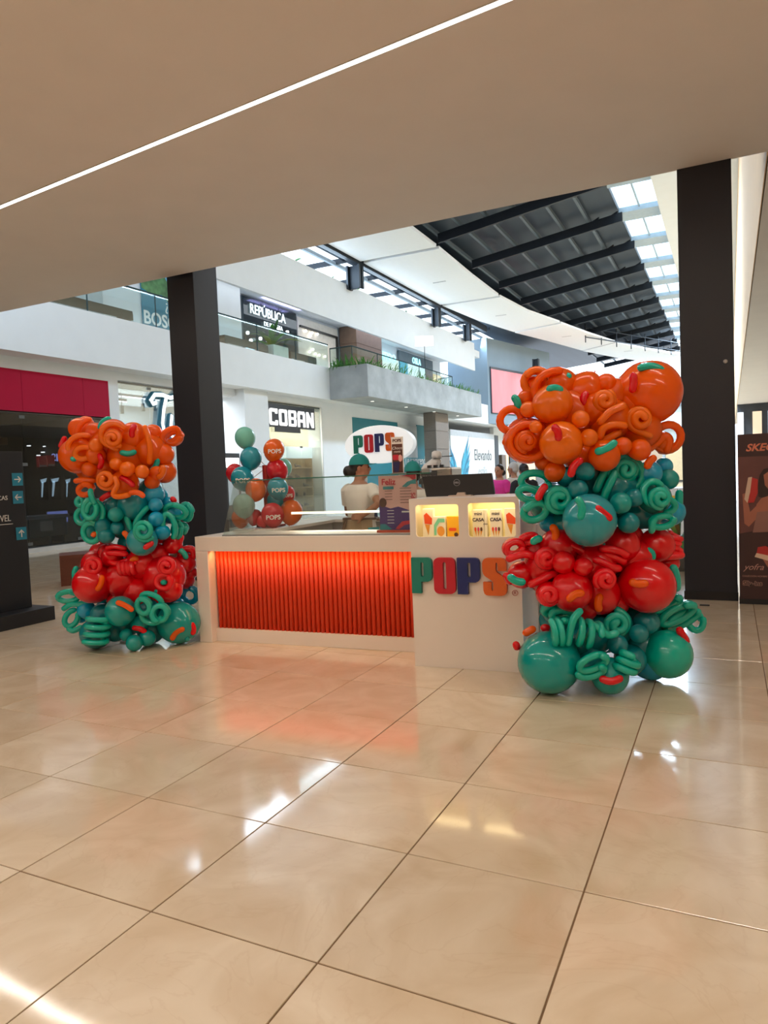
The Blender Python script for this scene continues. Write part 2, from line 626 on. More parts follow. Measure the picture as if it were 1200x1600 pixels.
tw = MB()
zb = -0.30
tw.obox((RX0 + .62, -.06, rz(RX0 + .62) + zb - .16), (RX1 - RX0 - .45, 0, slope * (RX1 - RX0 - .45)), (0, .12, 0), (0, 0, .34))
for k in range(2):
    xa = RX1 - 1.4 + k * .7
    tw.tube([(xa, 0, rz(xa) + zb), (xa + .7, 0, rz(xa) + .05 + zb + .3)], .035, 6)
truss_me = tw.mesh('truss')
k = 0
for n in range(-4, 11):
    y = 24.0 + n * 3.9
    if y < 8:
        continue
    o = link('truss', truss_me, M_TRUSS, roof_o)
    o.location = (0, y - .35, 0)
pur = MB()
for n in range(7):
    x = RX0 + .55 + n * 0.98
    if x > RX1 - .2:
        break
    o = MB().box(x - .05, x + .05, 7, 63, rz(x) - .12, rz(x) + .02).build('purlin', mat('grey_purlin_steel', '#586570', 0.5, metal=.2), roof_o)
# hanging frame under the far part of the roof
hf = MB()
for n in range(9):
    a = Vector((-5.9 + n * .75, 46 + n * 1.6, 9.55))
    hf.tube([a, a + Vector((0, 0, 1.2))], .035, 6)
hf.tube([(-5.9, 46, 9.9), (0.2, 58.9, 9.9)], .04, 6)
hf.tube([(-5.9, 46, 10.5), (0.2, 58.9, 10.5)], .03, 6)
hf.build('hanging_frame', M_TRUSS, roof_o)
# skylight: panes in a row between cross bars
sk = thing('skylight', 'long row of bright glazed roof panes above the atrium', 'skylight', (-0.6, 20, RZ1))
M_PANE = glass('skylight_glass', '#f4fafc', 0.05)
M_BAR = mat('pale_blue_skylight_bar', '#a9bccb', 0.5)
for n in range(0, 10):
    y = 24.0 + n * 3.9 - 20
    for s in (-1, 1):
        MB().box(0.03 if s > 0 else -.72, 0.72 if s > 0 else -0.03, y - 2.78, y - .02, 0.16, 0.19).build('pane', M_PANE, sk)
    MB().box(-.76, .76, y + .0, y + 1.1, 0.0, 0.2).build('cross_bar', M_BAR, sk)
MB().box(-.03, .03, 1.2, 42, 0.12, 0.2).build('middle_bar', M_BAR, sk)
struct('ceiling_atrium_edge', MB().box(0.16, 2.9, 6, 64, 11.05, 11.6), M_WHITE, 'white ceiling strip right of the skylight')

# ---------------------------------------------------------------- floating white ceiling panels
RE = [(-7.35, 8), (-7.4, 16), (-7.45, 24), (-7.6, 28.5), (-7.65, 32.7), (-7.3, 36.8), (-6.45, 41), (-5.6, 45.5), (-4.6, 50), (-3.0, 54.5), (-0.9, 59.6)]
LE = [(-10.7, 8), (-10.7, 16), (-10.7, 24), (-10.72, 28.5), (-10.7, 32.7), (-10.3, 37.4), (-9.5, 42), (-8.4, 46.5), (-7.2, 52), (-5.6, 57), (-3.4, 62)]
M_PANEL = mat('white_ceiling_panel', '#f5f8fb', 0.8, var=0.01)
names = ['nearest the viewer', 'second from the viewer', 'third from the viewer', 'fourth from the viewer', 'at the far curved end']
segs = [(0, 2), (2, 4), (4, 6), (6, 8), (8, 10)]
for (a, b), nm in zip(segs, names):
    pts = [(x, y + (.14 if q == 0 else (-.14 if q == b - a else 0))) for q, (x, y) in enumerate(RE[a:b + 1])]
    ptl = [(x, y + (.14 if q == 0 else (-.14 if q == b - a else 0))) for q, (x, y) in enumerate(LE[a:b + 1])]
    t = thing('ceiling_panel', 'white hanging ceiling panel, ' + nm, 'ceiling panel', (pts[0][0], pts[0][1], 10.0), 0, 'white hanging ceiling panels')
    ox, oy = pts[0]
    MB().prism([(p[0] - ox, p[1] - oy) for p in pts + ptl[::-1]], 0, .12).build('panel', M_PANEL, t)
    cx, cy = (pts[1][0] + ptl[1][0]) / 2 - ox, (pts[1][1]) - oy
    MB().box(cx - .3, cx + .3, cy - .05, cy + .05, -.012, 0).build('air_slot', mat('grey_air_slot', '#b9bcc0', 0.5), t)
# steel frame beside the panels: posts, beam along, terrace lattice
for n, (yy, nm) in enumerate(((24.0, 'nearest the viewer'), (32.8, 'second along the parapet'), (37.6, 'third along the parapet'), (46.5, 'far behind the blue-grey block'))):
    xx = -11.05 if n < 3 else -9.3
    t = thing('steel_post', 'dark steel post above the white parapet, ' + nm, 'post', (xx, yy, 9.0 if n < 3 else 8.0))
    s = 0.3 if n == 0 else .2
    MB().box(-s, s, -.05, .05, 0, .915).box(-s, -s + .08, -.2, .2, 0, .915).box(s - .08, s, -.2, .2, 0, .915).build('web_and_flanges', M_STEEL, t)
struct('beam_edge', MB().box(-11.0, -10.78, 8, 40.5, 9.92, 10.3), M_STEEL, 'dark steel edge beam beside the hanging panels')
lat = thing('terrace_roof_frame', 'steel lattice roof frame over the planted upper terrace', 'roof frame', (-13, 22, 10.4))
for n in range(12):
    MB().box(-4, 1.95, -12 + n * 2.9, -11.88 + n * 2.9, -0.1, .1).build('rafter', M_STEEL, lat)
for n in range(3):
    MB().box(-3.5 + n * 2.1, -3.38 + n * 2.1, -13, 22, -.16, -.02).build('rail', mat('pale_steel_rail', '#c6d3dd', 0.5), lat)

# ---------------------------------------------------------------- far end of the atrium
M_BLOCK = mat('blue_grey_render', '#8ea3b5', 0.8, var=0.03, scale=1)
A, B = Vector((-11.3, 42.0, 0)), Vector((-9.3, 50.6, 0))
ud = (B - A).normalized()
nd = Vector((ud.y, -ud.x, 0))
blk = thing('facade_block', 'tall blue-grey block carrying a pinkish red screen at the bend', 'building', A)
MB().obox((0, 0, 4.5), ud * 8.83, -nd * 3.0, (0, 0, 5.4)).build('wall', M_BLOCK, blk)
sc_ = thing('wall_screen', 'large pinkish red screen on the blue-grey block', 'screen', A + nd * .0)
MB().obox(Vector((0, 0, 5.15)) + ud * .25 + nd * .01, ud * 7.2, nd * .08, (0, 0, 2.95)).build('screen_frame', mat('dark_screen_frame', '#4a4f58', .5), sc_)
MB().obox(Vector((0, 0, 5.2)) + ud * .3 + nd * .09, ud * 7.1, nd * .02, (0, 0, 2.75)).build('screen_face', mat('pink_screen_glow', '#d0707a', .4, emit='#e88a90', emit_s=.75, var=.25, scale=1.2, aniso_scale=(1, 1, .3)), sc_)
struct('wall_end', MB().prism([(-9.25, 50.75), (-4.2, 59.5), (2.8, 64.5), (2.8, 65), (-4.6, 60), (-9.7, 51.3)], 0, 8.55), mat('pale_blue_wall', '#c6d4df', .8), 'pale wall closing the far bend of the atrium')
# storefront at the end of the right walkway
sf = thing('far_storefront', 'small bright and dark shop windows under the right walkway ceiling', 'storefront', (6, 40, 0))
MB().box(-3.2, 3.1, .3, .5, 0, CH - .01).build('back_panel', mat('dark_shop_back', '#3c3f46', .6), sf)
for n in range(9):
    MB().box(-3.2 + n * .7, -3.2 + n * .7 + (.42 if n % 2 else .28), 0.1, .3, 0.2, 4.0).build('pane', mat('pale_shop_pane_%d' % (n % 3), ('#d8dde2', '#e3c7a4', '#8fa3b5')[n % 3], .3, emit=((.85, .9, 1), (1, .85, .65), (.6, .7, .85))[n % 3], emit_s=.6), sf)

# ================================================================ KIOSK
K0 = Vector((-1.897, 3.226, 0))
KA = math.radians(4.0)
KU = Vector((math.cos(KA), math.sin(KA), 0))
KV = Vector((-math.sin(KA), math.cos(KA), 0))


def K(u, v, z=0):
    return K0 + KU * u + KV * v + Vector((0, 0, z))


def kthing(name, label, cat, u, v, z=0, group=None):
    """thing whose local axes run along the kiosk front"""
    return thing(name, label, cat, K(u, v, z), KA, group)


M_LAM = mat('white_laminate', '#e9dfd6', 0.35, var=0.012, scale=3)
M_ORANGE_SLAT = mat('orange_red_lacquer', '#d93a14', 0.42, var=0.03)
CL, CD, CHT = 2.155, 0.60, 0.95
kc = kthing('kiosk_counter', 'white kiosk counter with a recessed ribbed orange front', 'counter', 0, 0)
fr = MB()
fr.box(0, CL, 0, CD, 0.82, CHT)                # top band
fr.box(0, 0.13, 0, CD, 0, 0.82)                # left leg
fr.build('frame', M_LAM, kc, bevel=0.004)
MB().box(0.13, CL, 0.125, CD, 0.0, 0.82).build('inner_body', mat('dark_orange_board', '#a5260f', .6), kc)
MB().box(0.13, CL, 0.075, 0.125, 0.0, 0.115).build('plinth', M_LAM, kc, bevel=.002)
ns = 47
w = (CL - .135) / ns
slat = MB()
prof = [(w * .5 * -math.cos(PI * i / 7), -w * .62 * math.sin(PI * i / 7)) for i in range(8)]
vs = [(x, y, 0) for x, y in prof] + [(x, y, .705) for x, y in prof]
slat.add(vs, [(i, i + 1, i + 9, i + 8) for i in range(7)] + [(0, 7, 15, 8), tuple(range(7, -1, -1)), tuple(range(8, 16))])
slat_me = slat.mesh('slat')
for p in slat_me.polygons:
    p.use_smooth = len(p.vertices) == 4 and abs(p.normal.z) < .5
for n in range(ns):
    o = link('slat', slat_me, M_ORANGE_SLAT, kc)
    o.location = (.135 + w * (n + .5), .122, .115)
MB().box(.14, CL - .01, .06, .075, .817, .82).build('led_strip', mat('amber_led_strip', '#ffd9a0', .4, emit=(1, .62, .22), emit_s=1.5), kc)
a = area_light('counter_led_lamp', K(1.15, .035, .808), 2.0, .03, 2.8, (1.0, .55, .18), (math.radians(22), 0, KA))

# tall cabinet with lit windows and the brand letters
C0, C1, CF0, CHH = 2.16, 2.975, -0.30, 1.245
tc_ = kthing('kiosk_cabinet', 'tall white kiosk cabinet with two lit windows and big colour letters', 'cabinet', C0, CF0)
CW = C1 - C0
win1, win2 = (.047, .375), (.445, .785)
hole1 = rrect(win1[0], win1[1], .965, 1.20, .022)[::-1]
hole2 = rrect(win2[0], win2[1], .962, 1.205, .022)[::-1]
outline('front_panel', [[(0, 0), (CW, 0), (CW, CHH), (0, CHH)], hole1, hole2], .02, M_LAM, tc_, (0, .01, 0), (1, 0, 0))
b = MB().box(0, .018, .02, .62, 0, CHH).box(CW - .018, CW, .02, .62, 0, CHH).box(.018, CW - .018, .02, .62, CHH - .02, CHH).box(.018, CW - .018, .6, .62, 0, CHH)
b.build('carcass', M_LAM, tc_)
M_SHELF = mat('cream_lit_shelf', '#fff0c9', .6)
MB().box(.018, CW - .018, .02, .6, .93, .95).build('shelf', M_SHELF, tc_)
MB().box(.018, CW - .018, .24, .25, .95, CHH - .02).build('window_back', M_SHELF, tc_)
MB().box(.40, .42, .02, .24, .95, CHH - .02).build('divider', M_SHELF, tc_)
MB().box(.03, .39, .03, .05, 1.215, 1.225).box(.43, CW - .03, .03, .05, 1.215, 1.225).build('led_strip', mat('yellow_led_strip', '#fff1c2', .4, emit=(1, .86, .5), emit_s=2.5), tc_)
area_light('cabinet_lamp', K(C0 + .21, CF0 + .12, 1.222), .3, .12, .62, (1, .78, .40), (0, 0, KA))
area_light('cabinet_lamp_second', K(C0 + .61, CF0 + .12, 1.222), .3, .12, .62, (1, .78, .40), (0, 0, KA))
MG = {'g': mat('teal_green_letter', '#0f7f70', .45), 'r': mat('crimson_letter', '#c3152b', .45), 'b': mat('navy_letter', '#18276b', .45), 'o': mat('orange_letter', '#e0661c', .45)}


def letter_shapes(ch, w, h):
    def s(pts):
        return [(x * w, y * h) for x, y in pts]
    if ch == 'P':
        outer = [(0, 0), (.47, 0), (.47, .33), (.80, .33), (.91, .36), (.98, .42), (1, .5), (1, .86), (.97, .94), (.90, .985), (.8, 1), (0, 1)]
        return [s(outer), rrect(.46 * w, .60 * w, .47 * h, .87 * h, .065 * w)[::-1]]
    if ch == 'O':
        return [rrect(0, w, 0, h, .24 * w), rrect(.43 * w, .58 * w, .13 * h, .88 * h, .07 * w)[::-1]]
    out = [(.02, .36), (.02, .14), (.06, .05), (.14, .01), (.24, 0), (.78, 0), (.9, .02), (.98, .08), (1, .15), (1, .36), (.97, .43), (.9, .49), (.60, .62),
           (.56, .68), (.56, .84), (.58, .88), (.62, .88), (.64, .84), (.64, .66), (1, .66), (1, .86), (.97, .94), (.9, .985), (.78, 1), (.22, 1), (.1, .98), (.03, .93), (0, .86),
           (0, .66), (.03, .58), (.1, .52), (.40, .39), (.44, .34), (.44, .16), (.42, .125), (.38, .125), (.36, .16), (.36, .36)]
    return [s(out)]


for ch, u0, u1, c in (('P', .009, .167, 'g'), ('O', .181, .344, 'r'), ('P', .358, .525, 'b'), ('S', .544, .715, 'o')):
    z0, z1 = .552 - .02 * (u0 > .5) * .2, .815
    o = outline('letter', letter_shapes(ch, u1 - u0, z1 - z0), .03, MG[c], tc_, (u0, -.017, z0), (1, 0, 0))
    o['label'] = {'g': 'green letter P', 'r': 'red letter O', 'b': 'navy letter P', 'o': 'orange letter S'}[c]
outline('trademark_ring', [ellipse(0, 0, .021, .021), ellipse(0, 0, .0175, .0175)[::-1]], .004, mat('rose_print', '#b5605a', .5), tc_, (.767, -.003, .567), (1, 0, 0))
text('trademark_letter', 'R', .03, MATS['rose_print'], tc_, (.767, -.002, .557), (1, 0, 0), extrude=.002)

# packages in the lit windows
pk = {'w': mat('white_carton', '#f6efdf', .5), 'y': mat('yellow_carton', '#f3b61f', .5), 'o': mat('orange_print', '#e8501e', .5), 'm': mat('mint_print', '#7fd6b0', .5), 'br': mat('brown_print', '#5a3322', .5), 'cone': mat('waffle_print', '#e39a3c', .5), 'pk': mat('pink_print', '#d8457c', .5), 'tx': mat('dark_text_print', '#3b3140', .5)}


def carton(u, w_, h, d, body, label, deco, tilt=0.0):
    t = kthing('ice_cream_carton', label, 'carton', C0 + u, CF0 + .11, .951, 'cartons in the lit cabinet windows')
    t.rotation_euler = (0, 0, KA + tilt)
    MB().box(-w_ / 2, w_ / 2, 0, d, 0, h).build('box', pk[body], t, bevel=.002)
    deco(t, w_, h)
    return t


def cone_deco(t, w_, h):
    outline('swirl_print', [[(-.35 * w_, .78 * h), (-.1 * w_, .86 * h), (.4 * w_, .66 * h), (.36 * w_, .45 * h), (-.3 * w_, .48 * h)]], .002, pk['o'], t, (0, -.002, 0), (1, 0, 0))
    outline('cone_print', [[(-.28 * w_, .46 * h), (.18 * w_, .44 * h), (.02 * w_, .08 * h)]], .002, pk['cone'], t, (0, -.002, 0), (1, 0, 0))


def mint_deco(t, w_, h):
    outline('arch_print', [[(-.45 * w_, .1 * h), (-.45 * w_, .6 * h), (-.1 * w_, .92 * h), (.42 * w_, .9 * h), (.42 * w_, .72 * h), (0, .72 * h), (-.25 * w_, .5 * h), (-.28 * w_, .1 * h)]], .002, pk['m'], t, (0, -.002, 0), (1, 0, 0))
    outline('scoop_print', [ellipse(.1 * w_, .3 * h, .3 * w_, .24 * h, 18)], .002, pk['cone'], t, (0, -.003, 0), (1, 0, 0))


def yel_deco(t, w_, h):
    outline('ribbon_print', [rrect(-.35 * w_, .25 * w_, .3 * h, .45 * h, .01)], .002, pk['o'], t, (0, -.002, 0), (1, 0, 0))
    outline('scoop_print', [ellipse(.22 * w_, .13 * h, .16 * w_, .1 * h, 14)], .002, pk['br'], t, (0, -.002, 0), (1, 0, 0))


def casa_deco(t, w_, h):
    text('print_line', 'mini', h * .17, pk['tx'], t, (0, -.001, h * .8), (1, 0, 0), extrude=.001, bold=.0005)
    text('print_line', 'CASA', h * .17, pk['tx'], t, (0, -.001, h * .58), (1, 0, 0), extrude=.001, bold=.001)
    for q, c in ((-.26, 'o'), (0, 'pk'), (.26, 'br')):
        outline('cone_print', [[(q * w_ - .08 * w_, .24 * h), (q * w_ + .08 * w_, .24 * h), (q * w_ * .7, .02 * h)]], .002, pk['cone'], t, (0, -.002, 0), (1, 0, 0))
        outline('scoop_print', [ellipse(q * w_, .29 * h, .09 * w_, .075 * h, 12)], .002, pk[c], t, (0, -.003, 0), (1, 0, 0))


carton(.105, .085, .215, .05, 'w', 'narrow cream carton with orange cone print, left end of left window', cone_deco)
carton(.195, .095, .155, .05, 'w', 'short white carton with mint green arch in left window', mint_deco)
carton(.300, .10, .155, .05, 'y', 'short yellow carton with orange ribbon, right end of left window', yel_deco, -.12)
carton(.490, .085, .2, .05, 'w', 'white carton with three cones, left end of right window', casa_deco)
carton(.545, .02, .2, .05, 'w', 'thin plain carton edge between the two printed cartons', lambda t, w_, h: text('print_line', 'mini', h * .1, pk['tx'], t, (0, -.001, h * .45), (1, 0, 0), extrude=.001))
carton(.620, .085, .2, .05, 'w', 'white carton with three cones in the middle of right window', casa_deco)
carton(.728, .09, .205, .05, 'w', 'cream carton with orange cone print, right end of right window', cone_deco)

# glass display case on the counter
M_GL = glass('clear_glass', '#f6fbfa', .06)
M_GEDGE = mat('green_glass_edge', '#3f6f62', .2)
gc = kthing('display_case', 'clear glass display case with a green top edge on the counter', 'display case', .27, .04, CHT)
GW = 1.88
MB().add([(0, 0, 0), (GW, 0, 0), (GW, .22, .48), (0, .22, .48), (0, .006, 0), (GW, .006, 0), (GW, .226, .48), (0, .226, .48)], [(0, 1, 2, 3), (4, 5, 6, 7), (0, 1, 5, 4), (1, 2, 6, 5), (2, 3, 7, 6), (3, 0, 4, 7)]).build('front_pane', M_GL, gc)
MB().add([(0, 0.01, 0), (0, .5, 0), (0, .5, .478), (0, .23, .478), (.006, 0.01, 0), (.006, .5, 0), (.006, .5, .478), (.006, .23, .478)], [(0, 1, 2, 3), (4, 5, 6, 7), (0, 1, 5, 4), (1, 2, 6, 5), (2, 3, 7, 6), (3, 0, 4, 7)]).build('side_pane', M_GL, gc)
MB().box(-.01, GW, .215, .54, .48, .488).build('top_pane', M_GL, gc)
MB().box(-.01, GW, .211, .2155, .479, .489).build('top_edge', M_GEDGE, gc)
MB().box(0, GW, -.006, .014, 0, .012).build('base_rail', mat('steel_rail', '#9fa5a8', .3, metal=.8), gc)
MB().box(.42, GW - .1, .50, .525, .155, .175).build('lamp_tube', mat('warm_case_lamp', '#fff2dc', .4, emit=(1, .84, .60), emit_s=1.6), gc)
area_light('case_lamp', K(1.35, .56, CHT + .15), 1.3, .02, 4, (1, .84, .62), (0, 0, KA))

# menu board standing in the case
pm = {'blush': mat('blush_print', '#f0b6b0', .5), 'viol': mat('violet_print', '#4b2a78', .5), 'red': mat('red_print', '#d0243c', .5), 'teal': mat('teal_print', '#2f8c96', .5), 'white': mat('white_print', '#f2ece6', .5), 'brown': mat('cocoa_print', '#5b3128', .5), 'navy': mat('navy_print', '#272357', .5)}
mb_ = kthing('menu_board', 'blush and violet menu board standing beside the tall cabinet', 'menu board', 1.675, .30, CHT)
MW, MH = .335, .475
MB().box(0, MW, 0, .012, 0, MH).build('panel', pm['blush'], mb_)
MB().box(-.02, MW + .01, -.03, .05, 0, .02).build('foot', mat('orange_foot', '#c8401e', .5), mb_)
outline('violet_wave', [[(0, 0.02), (MW, 0.02), (MW, .2), (.26, .185), (.17, .215), (.1, .2), (0, .235)]], .002, pm['viol'], mb_, (0, -.0015, 0), (1, 0, 0))
outline('red_wave', [[(.20, .475), (MW, .475), (MW, .40), (.31, .43), (.28, .455)]], .002, pm['red'], mb_, (0, -.0015, 0), (1, 0, 0))
outline('teal_wave', [[(.21, .38), (.26, .42), (MW, .44), (MW, .40), (.29, .40), (.25, .375)]], .002, pm['teal'], mb_, (0, -.003, 0), (1, 0, 0))
outline('red_curve', [[(.14, .03), (.2, .09), (.28, .10), (MW, .085), (MW, .055), (.27, .07), (.22, .06), (.17, .025)]], .002, pm['red'], mb_, (0, -.003, 0), (1, 0, 0))
outline('teal_curve', [[(0, .02), (0, .07), (.05, .07), (.11, .025)]], .002, pm['teal'], mb_, (0, -.003, 0), (1, 0, 0))
outline('cocoa_scoop', [ellipse(.035, .25, .033, .04, 16)], .002, pm['brown'], mb_, (0, -.004, 0), (1, 0, 0))
text('heading', 'Feliz', .07, pm['red'], mb_, (.09, -.002, .40), (1, 0, 0), extrude=.001, bold=.0015)
outline('tag', [rrect(.04, .135, .36, .385, .005)], .002, pm['teal'], mb_, (0, -.002, 0), (1, 0, 0))
for q in range(4):
    MB().box(.055, .12, -.002, 0, .345 - q * .024, .349 - q * .024).build('print_line', pm['brown'], mb_)
for q in range(6):
    MB().box(.19, .29, -.002, 0, .365 - q * .024, .369 - q * .024).build('print_line', pm['brown'], mb_)
for q in range(5):
    MB().box(.07, .13, -.004, -.002, .18 - q * .026, .185 - q * .026).build('print_line', pm['white'], mb_)
MB().box(.20, .27, -.004, -.002, .165, .178).build('print_line', pm['white'], mb_)
text('side_mark', 'POPS', .05, pm['red'], mb_, (MW - .012, -.002, .27), (0, 0, 1), (-1, 0, 0), extrude=.001, bold=.001)

# small promo card on the glass top
pc = kthing('promo_card', 'small dark chocolate promo card standing on the glass case', 'sign', 1.765, .40, CHT + .489)
MB().box(0, .105, 0, .008, .0, .31).build('card', pm['white'], pc)
MB().box(.006, .099, -.002, 0, .008, .25).build('picture', pm['brown'], pc)
text('heading', 'POPS', .034, pm['brown'], pc, (.052, -.001, .268), (1, 0, 0), extrude=.001, bold=.0012)
text('script', 'Choco', .034, pm['white'], pc, (.052, -.003, .205), (1, 0, 0), extrude=.001, shear=.25)
text('script', 'manía', .026, pm['white'], pc, (.052, -.003, .178), (1, 0, 0), extrude=.001, shear=.25)
outline('red_patch', [rrect(.012, .065, .115, .16, .01)], .002, pm['red'], pc, (0, -.003, 0), (1, 0, 0))
outline('cup_print', [[(.02, .015), (.06, .015), (.072, .10), (.01, .10)]], .002, pm['navy'], pc, (0, -.003, 0), (1, 0, 0))
outline('berry_print', [ellipse(.078, .13, .018, .03, 14)], .002, pm['blush'], pc, (0, -.003, 0), (1, 0, 0))
MB().box(-.005, .11, -.02, .04, -.0, .006).build('card_foot', MATS['steel_rail'], pc)

# monitor on the cabinet, seen from behind
mo = kthing('computer_monitor', 'black computer monitor seen from behind on the tall cabinet', 'monitor', C0 + .0, CF0 + .40, CHH)
M_MON = mat('black_monitor_plastic', '#1b1d22', .4)
MB().add([(-.03, 0, .165), (.53, 0.0, .168), (.55, .0, .004), (-.0, 0, .0), (-.03, .035, .165), (.53, .035, .168), (.55, .035, .01), (0, .035, .0)],
         [(0, 1, 2, 3), (4, 5, 6, 7), (0, 1, 5, 4), (1, 2, 6, 5), (2, 3, 7, 6), (3, 0, 4, 7)]).build('back_shell', M_MON, mo, bevel=.004)
MB().add([(.25, -.03, 0.0), (.33, -.03, .0), (.325, -.03, .028), (.265, -.03, .028), (.25, 0, 0), (.33, 0, .0), (.325, 0, .028), (.265, 0, .028)],
         [(0, 1, 2, 3), (4, 5, 6, 7), (0, 1, 5, 4), (1, 2, 6, 5), (2, 3, 7, 6), (3, 0, 4, 7)]).build('stand', mat('silver_stand', '#cbb8a8', .35), mo)
MB().box(.2, .38, -.06, .16, 0, .008).build('foot', mat('silver_stand', '#cbb8a8', .35), mo)
M_LOGO = mat('grey_logo', '#9a9aa0', .4)
outline('logo_ring', [ellipse(.255, .105, .026, .026, 30), ellipse(.255, .105, .0235, .0235, 30)[::-1]], .002, M_LOGO, mo, (0, -.001, 0), (1, 0, 0))
text('logo_lettering', 'DELL', .018, M_LOGO, mo, (.255, -.001, .099), (1, 0, 0), extrude=.001, bold=.0008)

# rear and side counters of the kiosk
wg = kthing('kiosk_side_counter', 'grey and white side counter running back from the front counter', 'counter', 0, CD + .002)
MB().box(.06, .42, 0, 1.33, 0, .93).build('body', mat('grey_panel', '#a9a6a3', .5), wg)
MB().box(0, .45, 0, 1.33, .93, .96).build('top', M_LAM, wg)
bk = kthing('kiosk_rear_counter', 'grey and white rear counter behind the staff', 'counter', 0, 1.95)
MB().box(.06, 2.86, 0.05, .55, 0, .93).build('body', MATS['grey_panel'], bk)
MB().box(0, 2.9, 0, .6, .93, .96).build('top', M_LAM, bk)
for q in range(4):
    MB().box(.5 + q * .6, .5 + q * .6 + .56, .035, .05, .1, .88).build('door', mat('pale_grey_door', '#b7b3af', .5), bk)
# right hand side panel with a printed graphic, beyond the tall cabinet
rp_ = kthing('kiosk_side_screen', 'white glazed side panel with pink print behind the balloon tower', 'panel', 2.93, CF0 + .66)
MB().box(0, .05, 0, 2.1, 0, 1.0).build('panel', M_LAM, rp_)
MB().box(.05, .056, .15, 1.4, .1, .75).build('print', mat('pink_print_panel', '#dc9c98', .5), rp_)
MB().box(.05, .057, .15, 1.4, .45, .6).build('print_band', mat('blue_print_band', '#7f8fb5', .5), rp_)

# oval light box sign on posts above the rear counter
os_ = kthing('oval_sign', 'white oval light box with coloured letters above the rear counter', 'sign', .33, 2.62, 0)
R0x, R0y, R0z = .43, .215, 1.80
outline('light_box', [ellipse(0, 0, R0x, R0y, 56)], .10, mat('white_light_box', '#f4fbff', .4, emit=(.82, .93, 1.0), emit_s=.45), os_, (R0x, 0, R0z), (1, 0, 0), bevel=.01)
for q in (.2, .66):
    MB().box(q - .02, q + .02, .02, .06, 0.0, R0z - .1).build('post', mat('white_post', '#dfe3e6', .4), os_)
for ch, u0, u1, c in (('P', .115, .235, 'g'), ('O', .255, .37, 'r'), ('P', .39, .505, 'b'), ('S', .525, .64, 'o')):
    outline('letter', letter_shapes(ch, u1 - u0, .215), .03, MG[c], os_, (u0, -.065, 1.70 + u0 * .03), (1, 0, 0))

# machines on the rear counter
M_INOX = mat('stainless_steel', '#b9b2a8', .28, metal=.9, var=.05)
ms = kthing('ice_cream_machine', 'stainless ice cream machine on the rear counter behind the monitor', 'machine', 1.46, 1.97, .96)
MB().box(0.03, .36, 0, .40, 0, .53).build('housing', M_INOX, ms, bevel=.02)
MB().box(.0, .2, -.02, .0, .36, .50).build('control_panel', mat('dark_panel', '#3d3a3a', .4), ms)
text('panel_mark', 'THE BLEND', .04, pm['white'], ms, (.1, -.022, .42), (1, 0, 0), extrude=.001)
for q in range(3):
    MB().box(.06 + q * .07, .10 + q * .07, .1, .14, .53, .56).build('knob', mat('black_knob', '#222222', .4), ms)
mx_ = kthing('milkshake_mixer', 'white tilted mixer head beside the second cap', 'mixer', 1.30, 2.46, .96)
M_MIX = mat('white_enamel', '#e8e9ea', .25)
MB().tube([(.0, 0, .42), (.1, 0, .52), (.2, 0, .60), (.25, 0, .63)], [.05, .075, .06, .02], 14).build('motor_head', M_MIX, mx_, True)
MB().lathe([(.055, 0), (.06, .03), (.055, .07), (.03, .085)], 14, (.215, -.02, .64)).build('cap', M_MIX, mx_, True)
MB().box(.0, .05, .03, .08, 0, .45).build('stand', mat('dark_panel', '#3d3a3a', .4), mx_)
MB().box(-.06, .14, -.06, .12, 0, .03).build('foot', mat('dark_panel', '#3d3a3a', .4), mx_)
MB().tube([(.05, -.02, .34), (.16, -.02, .38), (.24, -.02, .47), (.3, -.02, .42)], [.03, .055, .05, .012], 12).build('whisk_head', M_MIX, mx_, True)
MB().tube([(.22, .1, .45), (.22, .1, .66), (.36, .1, .66)], .006, 6).build('wire_arm', mat('dark_panel', '#3d3a3a', .4), mx_)
# silver hinge block on the glass top
ct = kthing('hinge_box', 'small silver hinge box on the glass case edge', 'hinge', 2.05, .33, CHT + .489)
MB().box(0, .07, 0, .06, 0, .028).build('body', MATS['steel_rail'], ct, bevel=.004)
MB().box(.01, .06, .01, .05, .028, .031).build('pad', mat('pale_pad', '#d8d4cf', .4), ct)
nb = kthing('blue_bottle', 'narrow dark blue tapered bottle behind the glass case', 'bottle', .93, .66 + 1.31, .961)
MB().lathe([(.03, 0), (.03, .03), (.018, .12), (.014, .2), (.006, .24)], 12).build('body', mat('navy_plastic', '#1d2a58', .35), nb, True)

# ================================================================ BALLOON TOWERS
def balloon_mat(name, c, tr=.16, rough=.25):
    return mat(name, c, rough, coat=.9, spec=.25, var=.02, trans=tr, scale=3)


BM = {'O': balloon_mat('orange_balloon', '#ff6c00', .36), 'o': balloon_mat('light_orange_balloon', '#ff7f0c', .32), 'R': balloon_mat('red_balloon', '#e60010', .16),
      'r': balloon_mat('bright_red_balloon', '#f20a1c', .16), 'T': balloon_mat('teal_balloon', '#00a29e'), 't': balloon_mat('light_teal_balloon', '#00bba6', .16),
      'B': balloon_mat('turquoise_balloon', '#00a8d0'), 'D': balloon_mat('deep_teal_balloon', '#008a94'), 'M': balloon_mat('misty_teal_balloon', '#1f9dab', .12)}
_p = []
for i in range(15):
    a = PI * i / 14
    r = math.sin(a)
    z = -math.cos(a)
    if z < -.55:                      # slight pear shape towards the knot
        r *= 1 - .12 * (-z - .55) / .45
        z -= .10 * (-z - .55) / .45
    _p.append((max(r, .03), z))
_p = [(.05, -1.19), (.035, -1.14)] + _p[0:]
bal_me = MB().lathe(_p, 22).mesh('balloon', True)
bal_me.materials.append(BM['O'])
RVEC = Vector((CR.x, CR.y, 0)).normalized()
NVEC = Vector((-CF.x, -CF.y, 0)).normalized()
